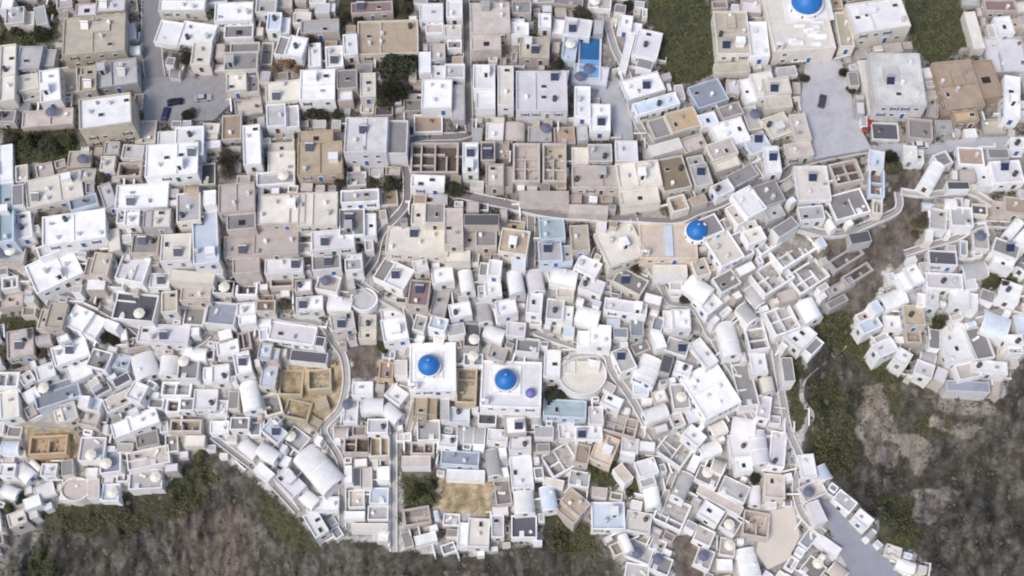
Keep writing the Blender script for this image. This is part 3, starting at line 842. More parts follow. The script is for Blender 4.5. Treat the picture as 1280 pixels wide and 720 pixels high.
# ---------------------------------------------------------------- heights: roofs seen above one another must not bury their neighbours
for e in HS:
    e['H'] = min(e['H'], 8 if e['v'] < 340 else 2.6) if e['k'] != 'd' else e['H']; e['z0'] = Z(e['u'], e['v']); e['zr'] = e['z0']+e['H']
    cs = corners(e); e['bb'] = (min(c[0] for c in cs), max(c[0] for c in cs), min(c[1] for c in cs), max(c[1] for c in cs))
pairs = []
for A in HS:
    for B in HS:
        if A is B or B['v'] <= A['v']: continue
        if B['bb'][2] > A['bb'][3]+40 or B['bb'][2] < A['v']: continue
        ov = min(A['bb'][1], B['bb'][1])-max(A['bb'][0], B['bb'][0])
        if ov < .25*min(A['w'], B['w']): continue
        pairs.append((A, B, max(A['bb'][3]-2, A['bb'][2]), B['bb'][2]))
def wy(v, z): return at(640, v, z).y
for it in range(30):
    for A, B, va, vb in pairs:
        p = wy(vb, B['zr'])-wy(max(va-2, 0) if va > vb else va, A['zr'])
        if p > .3:
            tn = math.tan(TH+math.atan((360-va)/F)); d = min(p/tn, 3)*.5
            if A['zr']-d*.5 > A['z0']+(1.8 if A['k'] in 'fvd' else .3): A['zr'] -= d*.5
            if B['zr']+d*.5 < B['z0']+(4.2 if B['k'] in 'fvd' else 2.2): B['zr'] += d*.5
for e in HS: e['H'] = e['zr']-e['z0']
# ---------------------------------------------------------------- geometry frame of every survey item
def frame(e):
    P = [at(u, v, e['zr']) for u, v in corners(e)]
    ex = ((P[1]-P[0])+(P[2]-P[3]))/2; ey = ((P[0]-P[3])+(P[1]-P[2]))/2
    if e['w'] >= e['h']:
        th = math.atan2(ex.y, ex.x); a = ex.length/2; n = Vector((-math.sin(th), math.cos(th), 0)); b = abs(ey.dot(n))/2
    else:
        th = math.atan2(ey.y, ey.x)-math.pi/2; b = ey.length/2; n = Vector((math.cos(th), math.sin(th), 0)); a = abs(ex.dot(n))/2
    c = sum(P, Vector())/4
    e['th'] = th; e['A'] = a; e['B'] = b; e['c'] = Vector((c.x, c.y, e['z0']))
    f = e['H']*px_per_m(e['v'])
    zs = [Z(u, v+min(f, 6)) for u, v in corners(e, 4)]+[Z(u, v) for u, v in corners(e, 4)]
    e['bot'] = min(min(zs)-e['z0']-.8, -1.0)
for e in HS: frame(e)
# ================================================================ the ground
us = np.concatenate([np.linspace(-1800, -100, 30)[:-1], np.arange(-100, 1381, 3.0), np.linspace(1380, 3000, 30)[1:]])
vs = np.concatenate([np.linspace(-900, -80, 26)[:-1], np.arange(-80, 821, 3.0), np.linspace(820, 2200, 30)[1:]])
U, V = np.meshgrid(us, vs)
Zt, Dt = _z(U, V)
nz = np.zeros(U.shape); tone = np.zeros(U.shape); tone2 = np.zeros(U.shape)
for j in range(U.shape[0]):
    for i in range(U.shape[1]):
        u, v = U[j, i], V[j, i]
        if Dt[j, i] > 0:
            nz[j, i] = (1-abs(noise.noise((u/17, v/60, 3.1))))*-3.4+noise.noise((u/5.5, v/13, 7.7))*1.3+noise.noise((u/50, v/50, 1.7))*3.5+noise.noise((u/2.8, v/3.8, 4.4))*.6
        tone[j, i] = noise.fractal((u/34, v/30, 5.5), 1.0, 2.0, 5)
        tone2[j, i] = noise.fractal((u/10, v/17, 9.5), 1.0, 2.0, 4)
Zt = Zt+nz*np.clip(Dt/22, 0, 1)
X = (U-640)/F; Y = -(V-360)/F
DX = X; DY = Y*CT+ST; DZ = Y*ST-CT
tt = (Zt-CAM.z)/DZ
WX = CAM.x+DX*tt; WY = CAM.y+DY*tt; WZ = Zt.copy()
# level the ground under each building
for e in HS:
    dx = WX-e['c'].x; dy = WY-e['c'].y; c, s = math.cos(e['th']), math.sin(e['th'])
    lx = dx*c+dy*s; ly = -dx*s+dy*c
    m = (np.abs(lx) < e['A']+.4) & (np.abs(ly) < e['B']+.4)
    lim = e['zr']-(1.0 if e['k'] in 'fvd' else .25) if e['k'] != 'm' and e['k'] != 'r' else e['zr']-e['H']*.9
    WZ = np.where(m, np.minimum(WZ, lim), WZ)
# colour of the ground
col = np.zeros(U.shape+(3,))
def mixc(mask, c): col[mask] = c
town = np.array((.38,.355,.33))
col[:] = town
lowtown = (V > 335)
col[lowtown] = (.50,.485,.47)
col *= (1+.55*tone)[..., None]
k = np.clip(tone2*2.2-.05, 0, 1)[..., None]*(V < 900)[..., None]
k = k*np.where(lowtown, .45, 1)[..., None]; col = col*(1-k*.6)+np.array((.19,.16,.12))*k*.6
ins = Dt > 0
rock = np.array((.115,.108,.093)); pale = np.array((.26,.243,.215)); dark = np.array((.028,.025,.020)); gg = np.array((.062,.062,.044))
rc = np.broadcast_to(rock, col.shape).copy()
k = np.clip(tone2*2.4-.05, 0, 1)[..., None]; rc = rc*(1-k*.5)+pale*k*.5
k = np.clip(-tone2*2.4, 0, 1)[..., None]; rc = rc*(1-k*.75)+dark*k*.75
k = np.clip(tone*3.0+.25, 0, 1)[..., None]*np.where(U < 215, 1.0, np.where(U < 420, .45, .75))[..., None]; rc = rc*(1-k*.7)+gg*k*.7
col[ins] = rc[ins]
PC = {'green': (.075,.076,.037), 'pale': (.31,.28,.245), 'brown': (.165,.14,.12), 'ochre': (.44,.35,.22)}
UW = U+tone2*6
VW = V+tone*8
for kk, pts in PATCH:
    m = inpoly_np(UW, VW, pts)
    c = np.array(PC[kk])
    cc = c*(1+.5*tone2[m])[..., None] if kk != 'green' else c*(1+.45*tone2[m])[..., None]
    if kk == 'green':
        q = np.clip(tone[m]*2.0+.05, 0, 1)[..., None]*.55
        cc = cc*(1-q)+np.array((.085,.072,.045))*q
    if kk == 'brown':
        q = np.clip(-tone2[m]*2, 0, 1)[..., None]*.7; cc = cc*(1-q)+np.array((.09,.07,.055))*q
    col[m] = cc
col = np.clip(col, .01, .9)
nv, nu = U.shape
me = bpy.data.meshes.new('ground')
verts = np.stack([WX, WY, WZ], -1).reshape(-1, 3)
idx = np.arange(nu*nv).reshape(nv, nu)
fa = np.stack([idx[1:, :-1], idx[1:, 1:], idx[:-1, 1:], idx[:-1, :-1]], -1).reshape(-1, 4)
me.from_pydata(verts.tolist(), [], fa.tolist())
ca = me.color_attributes.new('earth', 'FLOAT_COLOR', 'POINT')
ca.data.foreach_set('color', np.concatenate([col.reshape(-1, 3), np.ones((nu*nv, 1))], 1).astype(np.float32).ravel())
me.polygons.foreach_set('use_smooth', [True]*len(me.polygons)); me.update()
gm, nt, b = new_mat('earth_and_rock'); N = nt.nodes; L = nt.links
at_ = N.new('ShaderNodeAttribute'); at_.attribute_name = 'earth'
geo = N.new('ShaderNodeNewGeometry')
n1 = N.new('ShaderNodeTexNoise'); n1.inputs['Scale'].default_value = .75; n1.inputs['Detail'].default_value = 9; n1.inputs['Roughness'].default_value = .8
mp = N.new('ShaderNodeMapping'); mp.inputs['Scale'].default_value = (1, 1, .8)
L.new(geo.outputs['Position'], mp.inputs['Vector']); L.new(mp.outputs['Vector'], n1.inputs['Vector'])
mr = N.new('ShaderNodeMapRange'); mr.inputs['From Min'].default_value = .3; mr.inputs['From Max'].default_value = .7; mr.inputs['To Min'].default_value = .45; mr.inputs['To Max'].default_value = 1.6
L.new(n1.outputs['Fac'], mr.inputs['Value'])
vm = N.new('ShaderNodeVectorMath'); vm.operation = 'SCALE'
L.new(at_.outputs['Color'], vm.inputs[0]); L.new(mr.outputs['Result'], vm.inputs['Scale'])
L.new(vm.outputs['Vector'], b.inputs['Base Color']); b.inputs['Roughness'].default_value = .95
bp = N.new('ShaderNodeBump'); bp.inputs['Strength'].default_value = .9; bp.inputs['Distance'].default_value = 1.0
L.new(n1.outputs['Fac'], bp.inputs['Height']); L.new(bp.outputs['Normal'], b.inputs['Normal'])
me.materials.append(gm)
structure(link('ground', me))
# ---------------------------------------------------------------- roads, lanes, plots
GM = {'asphalt': plaster('asphalt', (.29,.285,.295), .5, .9, .5), 'lane': plaster('worn_lane', (.22,.205,.20), .4, .9, .6), 'paving': plaster('stone_paving', (.40,.385,.38), .5, .85, .6),
      'dirt': plaster('pale_dirt', (.42,.38,.33), .4, .95, .6), 'bluegrey': plaster('blue_grey_concrete', (.46,.46,.485), .5, .85, .3), 'slate': plaster('slate_blue_paving', (.27,.285,.34), .5, .85, .3), 'cream': plaster('cream_screed', (.58,.53,.47), .3, .9, .25)}
KERB = plaster('kerb_whitewash', (.70,.69,.68), .4)
def smooth_pts(pts, n=5):
    out = []
    for i in range(len(pts)-1):
        p0 = pts[max(i-1, 0)]; p1 = pts[i]; p2 = pts[i+1]; p3 = pts[min(i+2, len(pts)-1)]
        m = max(2, int(math.hypot(p2[0]-p1[0], p2[1]-p1[1])/n))
        for j in range(m):
            t = j/m
            out.append(tuple(.5*((2*p1[k])+(-p0[k]+p2[k])*t+(2*p0[k]-5*p1[k]+4*p2[k]-p3[k])*t*t+(-p0[k]+3*p1[k]-3*p2[k]+p3[k])*t**3) for k in (0, 1)))
    out.append(pts[-1]); return out
for pi_, (nm, w, c, pts) in enumerate(PATHS):
    S = smooth_pts(pts); Lf, Rt = [], []
    for i, p in enumerate(S):
        a = S[max(i-1, 0)]; q = S[min(i+1, len(S)-1)]; dx, dy = q[0]-a[0], q[1]-a[1]; l = math.hypot(dx, dy) or 1
        nx, ny = -dy/l, dx/l
        zc = Zs(p[0], p[1])+.16+.002*pi_ if nm != 'footpath' else WZ[min(int(np.searchsorted(vs, p[1])), nv-1), int(np.searchsorted(us, p[0]))]+.2
        Lf.append(at(p[0]-nx*w/2, p[1]-ny*w/2, zc)); Rt.append(at(p[0]+nx*w/2, p[1]+ny*w/2, zc))
    mb = MB()
    dn = Vector((0, 0, -1.2))
    for i in range(len(S)-1):
        q = [Lf[i], Rt[i], Rt[i+1], Lf[i+1]]
        mb.face(q); mb.face([Lf[i], Lf[i+1], Lf[i+1]+dn, Lf[i]+dn]); mb.face([Rt[i+1], Rt[i], Rt[i]+dn, Rt[i+1]+dn])
    root = structure(mb.build(nm, GM[c]))
    if c in ('paving', 'asphalt', 'lane'):
        for side, (A_, B_) in enumerate(((Lf, Rt), (Rt, Lf))):
            if c == 'paving' and side == 1 and pi_ % 2: pass
            kb = MB(); hk = {'paving': .55, 'asphalt': .14, 'lane': .4}[c]; tk = {'paving': .3, 'asphalt': .2, 'lane': .25}[c]
            for i in range(len(S)-1):
                o0 = (A_[i]-B_[i]).normalized()*tk; o1 = (A_[i+1]-B_[i+1]).normalized()*tk
                a0, a1 = A_[i], A_[i+1]; b0, b1 = a0+o0, a1+o1; up = Vector((0, 0, hk))
                kb.face([a0+up, a1+up, b1+up, b0+up]); kb.face([a0, a1, a1+up, a0+up]); kb.face([b0+dn, b1+dn, b1+up, b0+up])
            kb.build('kerb' if c == 'asphalt' else 'parapet', KERB, root)
for pi_, (nm, c, pts) in enumerate(PLOTS):
    if pts[0][1] > 500:
        g = MB(); S = 3.0   # follows the slope
        x0 = min(p[0] for p in pts); x1 = max(p[0] for p in pts); y0 = min(p[1] for p in pts); y1 = max(p[1] for p in pts)
        yy = y0
        while yy < y1:
            rows = []
            for y_ in (yy+.01, min(yy+S, y1)-.01):
                xs = []
                for q in range(len(pts)):
                    (xa, ya), (xb, yb) = pts[q], pts[(q+1) % len(pts)]
                    if (ya > y_) != (yb > y_): xs.append(xa+(xb-xa)*(y_-ya)/(yb-ya))
                rows.append((y_, min(xs), max(xs)))
            (ya, a0, a1), (yb, b0, b1) = rows
            for q in range(8):
                P4 = [(b0+(b1-b0)*q/8, yb), (b0+(b1-b0)*(q+1)/8, yb), (a0+(a1-a0)*(q+1)/8, ya), (a0+(a1-a0)*q/8, ya)]
                g.face([at(x_, y_, Zs(x_, y_)+.3) for x_, y_ in P4])
            yy += S
        structure(g.build(nm, GM[c])); continue
    z = max(Zs(*p) for p in pts)+.10+.006*pi_
    mb = MB(); top = [at(p[0], p[1], z) for p in pts][::-1]
    mb.face(top)
    for i in range(len(top)):
        a, q = top[i], top[(i+1) % len(top)]; dn = Vector((0, 0, -1.5)); mb.face([a+dn, q+dn, q, a])
    structure(mb.build(nm, GM[c]))
# ================================================================ openings shared by the houses
def win_meshes():
    f = MB()
    f.box(-.62,-.5,-.08,.02,0,1.25); f.box(.5,.62,-.08,.02,0,1.25); f.box(-.5,.5,-.08,.02,0,.12); f.box(-.5,.5,-.08,.02,1.13,1.25); f.box(-.03,.03,-.07,.02,.12,1.13)
    p = MB(); p.box(-.5,.5,-.04,.015,.12,1.13)
    s = MB()
    s.box(-.23,.23,-.09,.01,0,1.25)
    d = MB(); d.box(-.5,.5,-.07,.02,0,2.1); d.box(-.42,-.04,-.10,-.07,.2,.95); d.box(.04,.42,-.10,-.07,.2,.95); d.box(-.42,-.04,-.10,-.07,1.1,1.95); d.box(.04,.42,-.10,-.07,1.1,1.95)
    df = MB(); df.box(-.66,-.5,-.11,.02,0,2.25); df.box(.5,.66,-.11,.02,0,2.25); df.box(-.5,.5,-.11,.02,2.1,2.25)
    r = {}
    for n, mb, m in (('window', f, FRAMEM), ('pane', p, GLASS), ('door_frame', df, FRAMEM)):
        o = mb.build(n, m); r[n] = o.data; bpy.data.objects.remove(o)
    for cn, cm in DOORS.items():
        for n, mb in (('shutter', s), ('door', d)):
            o = mb.build(n, cm); r[n+cn] = o.data; bpy.data.objects.remove(o)
    return r
OPN = win_meshes()
def openings(root, e, r, z_lo, z_hi, A, B, dcol, maxn=6, ends_only=False, off0=(0, 0)):
    """windows and a door on the walls one can see from the air above the cliff"""
    tocam = (CAM-e['c']); tocam.z = 0; tocam.normalize()
    sides = []
    for k, (nx, ny, half, off) in enumerate(((0,-1,A,B),(1,0,B,A),(0,1,A,B),(-1,0,B,A))):
        if ends_only and k in (0, 2): continue
        c, s = math.cos(e['th']), math.sin(e['th']); wn = Vector((nx*c-ny*s, nx*s+ny*c, 0))
        sides.append((wn.dot(tocam), k, nx, ny, half, off))
    sides.sort(reverse=True)
    n = 0; door = False
    for dt, k, nx, ny, half, off in sides[:2]:
        if dt < .2: continue
        rz = (0, math.pi/2, math.pi, -math.pi/2)[k]
        cnt = max(1, int(half*2/2.8)); cnt = min(cnt, 4)
        storeys = max(1, min(3, int((z_hi-z_lo+.6)/2.7)))
        for st in range(storeys):
            zb = z_hi-2.7*(storeys-st)+.1
            for q in range(cnt):
                if n >= maxn: return
                t = ((q+.5)/cnt*2-1)*half*.86
                x = nx*off+(-ny)*t*1 if False else nx*off+ny*t*-1; y = ny*off+nx*t; x += off0[0]; y += off0[1]
                if z_hi-zb < 2.35: zb2 = z_hi-2.45
                else: zb2 = zb
                if not door and st == 0 and q == cnt//2:
                    d = link('door', OPN['door'+dcol], root, (x, y, zb2), rz); link('door_frame', OPN['door_frame'], d); door = True
                elif r.random() < .8:
                    w = link('window', OPN['window'], root, (x, y, zb2+.9), rz); link('pane', OPN['pane'], w)
                    if half*2/cnt > 2.5 and r.random() < .4: [link('shutter', OPN['shutter'+dcol], w, (sx*.87, 0, 0)) for sx in (-1, 1)]
                n += 1
# shared roof pieces
def small(name, fn, mats):
    mb = MB(); fn(mb); o = mb.build(name, mats); d = o.data; bpy.data.objects.remove(o); return d
def f_ch(m): m.box(-.3,.3,-.3,.3,0,1.1); m.box(-.4,.4,-.4,.4,1.1,1.22); m.box(-.22,.22,-.22,.22,1.22,1.5)
def f_tank(m): m.cyl(0,0,.25,1.45,.55,.55,14); m.cyl(0,0,1.45,1.6,.55,.2,14); m.cyl(0,0,0,.25,.6,.6,8)
def f_ac(m): m.box(-.45,.45,-.2,.2,.1,.75); m.box(-.4,-.3,-.2,.2,0,.1); m.box(.3,.4,-.2,.2,0,.1)
def f_sky(m): m.box(-.7,.7,-.5,.5,0,.3); m.box(-.6,.6,-.4,.4,.3,.36,1)
def f_sol(m):
    m.face([(-1,-.9,.25),(1,-.9,.25),(1,.6,1.3),(-1,.6,1.3)],1); m.face([(-1,.6,1.27),(1,.6,1.27),(1,-.9,.22),(-1,-.9,.22)],0)
    m.box(-1,-.92,.5,.6,0,1.25); m.box(.92,1,.5,.6,0,1.25)
    i = len(m.v)
    for x in (-1.1,1.1):
        for k in range(10):
            t = 2*math.pi*k/10; m.v.append((x,.85+.28*math.cos(t),1.45+.28*math.sin(t)))
    for k in range(10): m.f.append((i+k,i+(k+1)%10,i+10+(k+1)%10,i+10+k)); m.m.append(0)
    m.f.append(tuple(i+k for k in range(9,-1,-1))); m.m.append(0); m.f.append(tuple(i+10+k for k in range(10))); m.m.append(0)
    m.box(-.05,.05,.6,.7,0,1.3)
def f_hatch(m): m.box(-.9,.9,-1.1,1.1,0,2.1); m.box(-1.0,1.0,-1.2,1.2,2.1,2.25); m.box(-.4,.4,-1.13,-1.1,0,1.9,1)
def f_perg(m):
    for x in (-1.5,1.5):
        for y in (-1.2,1.2): m.box(x-.07,x+.07,y-.07,y+.07,0,2.1)
    for k in range(9): m.box(-1.7,1.7,-1.3+k*.32,-1.2+k*.32,2.1,2.2)
RP = {'chimney': small('chimney', f_ch, MAT['W']), 'water_tank': small('water_tank', f_tank, PTANK), 'black_tank': small('water_tank', f_tank, TANK), 'air_conditioner': small('air_conditioner', f_ac, METAL),
      'skylight': small('skylight', f_sky, [MAT['w'], GLASS]), 'solar_heater': small('solar_heater', f_sol, [METAL, SOLAR]), 'stair_head': small('stair_head', f_hatch, [MAT['W'], DARK]),
      'stair_head_grey': small('stair_head', f_hatch, [MAT['G'], DARK]), 'pergola': small('pergola', f_perg, WOOD)}
def sizeword(e):
    s = e['w']*e['h']
    return 'tiny' if s < 200 else 'small' if s < 480 else 'medium' if s < 1100 else 'large' if s < 2400 else 'huge'
SHED = 0
def house(e):
    r = random.Random(int(e['u']*7+e['v']*13)); A, B, H, bot = e['A'], e['B'], e['H'], e['bot']
    ex = min(A, B) < 1.6
    dcol = r.choice(['blue','blue','brown','grey','green'])
    nm = 'flat_roof_house' if not ex else 'shed'
    root = empty(nm, e['c'], e['th']); par = r.uniform(.35, .6) if not ex else .12; t = .32 if not ex else .15
    A0, B0 = A, B; ax = ay = 0.0
    if not ex and min(A, B) > 2.1 and H > 1.9 and r.random() < (.62 if e['H'] < 6 else .3):
        fr = r.uniform(.28, .42); sg = r.choice((-1, 1)); H2 = H-r.uniform(.5, min(1.6, H-1)); low = r.choice([e['roof'], e['wall'], r.choice('GgPW')])
        if A >= B: a2 = A*fr; b2 = B*r.uniform(.72, 1); A = A-a2; ax = -sg*a2; c2 = (sg*(A0-a2), r.choice((-1, 1))*(B-b2))
        else: a2 = A*r.uniform(.72, 1); b2 = B*fr; B = B-b2; ay = -sg*b2; c2 = (r.choice((-1, 1))*(A-a2), sg*(B0-b2))
        if A0 >= B0: a2 -= .002
        else: b2 -= .002
        q = MB(); q.ring(a2, b2, .28, bot, H2+par, 0, *c2); q.build('wing_wall', MAT[e['wall']], root)
        q = MB(); q.box(c2[0]-a2+.282, c2[0]+a2-.282, c2[1]-b2+.282, c2[1]+b2-.282, H2-.3, H2); q.build('wing_roof', MAT[low], root)
        if r.random() < .5:
            q = MB(); s_ = min(a2, b2)*r.uniform(.3, .55); q.box(c2[0]-s_*.6, c2[0]+s_*.8, c2[1]-s_*.7, c2[1]+s_*.5, H2+.003, H2+.08); q.build('hatch', DARK, root)
    w = MB(); w.ring(A, B, t, bot, H+par, 0, ax, ay)
    ww = w.build('wall', MAT[e['wall']], root)
    rf = MB(); rf.box(ax-A+t+.002, ax+A-t-.002, ay-B+t+.002, ay+B-t-.002, H-.3, H)
    rr = rf.build('roof', MAT[e['roof']], root)
    feat = ''
    if not ex:
        openings(root, e, r, 0, H-.2, A, B, dcol, 8 if 'inf' not in e else 3, off0=(ax, ay))
        ar = A*B*4; slots = []
        opts = ['chimney','chimney','air_conditioner','skylight','water_tank','solar_heater','stair_head']
        n = 0 if ar < 9 else 1 if ar < 25 else 2 if ar < 60 else 3 if ar < 110 else 5
        if 'inf' in e: n = min(n, 1)
        names = []
        for q in range(n*3):
            if len(names) >= n: break
            o = r.choice(opts)
            if o in ('stair_head',) and (ar < 35 or o in names): continue
            if o == 'solar_heater' and (ar < 20 or o in names): continue
            mx = 1.3 if o in ('stair_head','solar_heater') else .8
            if A-mx-t < .1 or B-mx-t < .1: continue
            x = r.uniform(-A+mx+t, A-mx-t); y = r.uniform(-B+mx+t, B-mx-t)
            if any(math.hypot(x-a, y-b) < 2.4 for a, b in slots): continue
            slots.append((x, y)); names.append(o)
            key = 'black_tank' if o == 'water_tank' and q % 4 == 0 else 'stair_head_grey' if o == 'stair_head' and e['roof'] in 'GgKNP' else o
            ob = link(o, RP[key], root, (x+ax, y+ay, H), r.choice([0, 0, math.pi/2]) if o != 'solar_heater' else -e['th'])
        if names: feat = ' with '+{'chimney':'a chimney','air_conditioner':'an air conditioner','skylight':'a skylight','water_tank':'a water tank','solar_heater':'a solar heater','stair_head':'a stair head'}[names[0]]
        if ar > 70 and r.random() < .75:            # low dividing walls across big roofs
            d = MB(); x = r.uniform(-.4, .4)*A
            if A > B: x += ax; d.box(x, x+.25, ay-B+t+.002, ay+B-t-.002, H+.002, H+r.uniform(.3, .5))
            else: y = r.uniform(-.4, .4)*B; y += ay; d.box(ax-A+t+.002, ax+A-t-.002, y, y+.25, H+.002, H+r.uniform(.3, .5))
            d.build('roof_divider', MAT[e['wall']], root)
        if ar > 120 and r.random() < .6:
            d = MB(); a = A*r.uniform(.2, .32); b = B*r.uniform(.2, .35); x = r.uniform(-A*.5, A*.5); y = r.uniform(0, B*.55)
            x += ax; y += ay; d.box(x-a, x+a, y-b, y+b, H+.003, H+r.uniform(.5, 1.1)); d.build('raised_roof', MAT[r.choice([e['roof'], e['wall']])], root)
    rn, wn = PNAME[e['roof']], PNAME[e['wall']]
    if ex: desc = f'tiny {rn} flat-topped shed'
    else: desc = f'{sizeword(e)} {rn}-roofed {wn} house{feat}' if rn != wn else f'{sizeword(e)} all-{rn} house{feat}'
    lab(root, e['u'], e['v'], desc, 'house' if not ex else 'shed', 'flat-roofed houses of the town' if not ex else 'small sheds between the houses')
def vaulted(e):
    r = random.Random(int(e['u']*7+e['v']*13)); A, B, H, bot = e['A'], e['B'], e['H'], e['bot']
    th0 = e['th']
    if B > A: e['th'] += math.pi/2; A, B = B, A
    root = empty('vaulted_house', e['c'], e['th']); rise = min(B*.6, H*.5, 1.7)
    dcol = r.choice(['blue','brown','grey','green'])
    w = MB(); w.box(-A, A, -B, B, bot, H-rise)
    # raised end walls, a little proud of the vault
    n = 14
    for sx in (-1, 1):
        x0, x1 = (A-.25, A) if sx > 0 else (-A, -A+.25)
        pts = [(-(B)*math.cos(math.pi*k/n), H-rise+(rise+.25)*math.sin(math.pi*k/n)) for k in range(n+1)]
        w.face([(x1, y, z) for y, z in pts][::-1]); w.face([(x0, y, z) for y, z in pts])
        for k in range(n): w.face([(x0, *pts[k]), (x1, *pts[k]), (x1, *pts[k+1]), (x0, *pts[k+1])][::-1])
    w.build('wall', MAT[e['wall']], root)
    v = MB(); v.vault(A-.252, B-.03, H-rise, rise, 16); v.build('vaulted_roof', MAT[e['roof']], root, smooth=False)
    if A > 3.6:
        for x in [-A*.5+A*k/1.5 for k in range(int(2))] if A < 5 else [-A+A*2*k/6 for k in range(1, 6)]:
            q = MB(); n_ = 14
            for k in range(n_):
                a0, a1 = math.pi*k/n_, math.pi*(k+1)/n_
                for xx in (x-.12, x+.12): pass
                P_ = [(x-.12, -(B+.02)*math.cos(a0), H-rise+(rise+.09)*math.sin(a0)), (x+.12, -(B+.02)*math.cos(a0), H-rise+(rise+.09)*math.sin(a0)), (x+.12, -(B+.02)*math.cos(a1), H-rise+(rise+.09)*math.sin(a1)), (x-.12, -(B+.02)*math.cos(a1), H-rise+(rise+.09)*math.sin(a1))]
                q.face(P_)
                for s_ in (0, 1):
                    x_ = x+(.12 if s_ else -.12); i0 = 1 if s_ else 0; i1 = 2 if s_ else 3
                    q.face([P_[i0], (x_, P_[i0][1]*.94, P_[i0][2]-.12), (x_, P_[i1][1]*.94, P_[i1][2]-.12), P_[i1]])
            q.build('rib', MAT[e['wall']], root)
    if min(A, B) > 1.3: openings(root, e, r, 0, max(H-.2, 2.4), A, B, dcol, 3, ends_only=True)
    if A > 3 and r.random() < .6: link('chimney', RP['chimney'], root, (r.uniform(-.6, .6)*A, B*.45, H-.9))
    e['th'] = th0
    rn = PNAME[e['roof']]
    lab(root, e['u'], e['v'], f'{sizeword(e)} {rn} barrel-vaulted house', 'house', 'vaulted houses on the slope')
TERR = []
def terrace(e):
    r = random.Random(int(e['u']*5+e['v']*11)); A, B, H, bot = e['A'], e['B'], e['H'], e['bot']
    root = empty('terrace', e['c'], e['th'])
    f = MB(); f.box(-A+.302, A-.302, -B+.302, B-.302, bot, H); f.build('floor', MAT[e['roof']], root)
    w = MB(); ph = r.uniform(.35, .9)
    w.ring(A, B, .3, bot, H+ph); w.build('parapet', MAT[e['wall']], root)
    if A*B > 12:
        d = MB()
        if r.random() < .6:
            y = r.uniform(-.3, .4)*B; x0 = r.choice([-A+.302, -.1*A]); d.box(x0, x0+A*.9, y, y+.22, H+.002, H+ph)
        else:
            x = r.uniform(-.4, .4)*A; d.box(x, x+.22, -B+.302, r.uniform(0, B*.7), H+.002, H+ph)
        d.build('inner_wall', MAT[e['wall']], root)
    if A > 1.5 and B > 1.5 and r.random() < .5:
        s = MB()
        for q in range(5): s.box(-.6, .6, 0+q*.3, .3+q*.3-.002, H+.003, H+.16*(5-q))
        s.build('steps', MAT[e['wall']], root, loc=(r.uniform(-A+1, A-1), -B+.35, 0))
    TERR.append(e)
    lab(root, e['u'], e['v'], f'{sizeword(e)} {PNAME[e["roof"]]}-floored terrace with {PNAME[e["wall"]]} parapet', 'terrace', 'walled terraces between the houses')
def ruin(e):
    r = random.Random(int(e['u']*5+e['v']*11)); A, B, H, bot = e['A'], e['B'], e['H'], e['bot']
    root = empty('roofless_ruin' if e['roof'] in 'DMYRO' else 'walled_enclosure', e['c'], e['th'])
    nx, ny = e['n'] or (1, 1); fl = H-r.uniform(1.6, 2.3)
    f = MB(); f.box(-A+.45, A-.45, -B+.45, B-.45, bot, fl); f.build('floor', MAT[e['roof']], root)
    w = MB(); w.ring(A, B, .5, bot, H); w.build('wall', MAT[e['wall']], root)
    for i in range(1, nx):
        x = -A+2*A*i/nx+r.uniform(-.5, .5); p = MB(); y1 = B-.502 if r.random() < .4 else B*r.uniform(-.3,.5)
        p.box(x-.2, x+.2, -B+.502, y1, fl+.002, H-r.uniform(.05, .7)); p.build('partition', MAT[e['wall']], root)
    for j in range(1, ny):
        y = -B+2*B*j/ny+r.uniform(-.5, .5); p = MB(); x1 = A-.502 if r.random() < .4 else A*r.uniform(-.4,.5)
        p.box(-A+.502, x1, y-.2, y+.2, fl+.002, H-r.uniform(.75, 1.1)); p.build('partition', MAT[e['wall']], root)
    # fallen masonry
    q = MB()
    for k in range(int(A*B*(.6 if e['roof'] not in 'YOD' else 1.6))):
        s = r.uniform(.12, .4); x = r.uniform(-A+1, A-1) if A > 1.2 else 0; y = r.uniform(-B+1, B-1) if B > 1.2 else 0
        q.box(x-s, x+s, y-s*.8, y+s*.8, fl+.004, fl+s*1.2)
    if q.f: q.build('fallen_masonry', MAT[r.choice(['R','H','D','B'])], root)['kind'] = 'stuff'
    word = 'roofless ruin' if e['roof'] in 'DMYRO' else 'walled open enclosure'
    lab(root, e['u'], e['v'], f'{sizeword(e)} {PNAME[e["wall"]]} {word} with {PNAME[e["roof"]]} floor', 'ruin' if 'ruin' in word else 'enclosure', 'open walled enclosures')
BLUE = plain('cobalt_dome_paint', (.014,.15,.45), .48, 0, .22, 1.3)
VIOLET = plain('violet_dome_paint', (.16,.15,.42), .5, 0, .1)
CHL = {541: 'white church with cobalt blue dome on square roof, left of the central pair', 639: 'white church with cobalt dome and little violet cupola, right of the central pair',
       835: 'peach church with one cobalt blue dome beside the main street', 998: 'cream church with large cobalt dome cut by the top edge'}
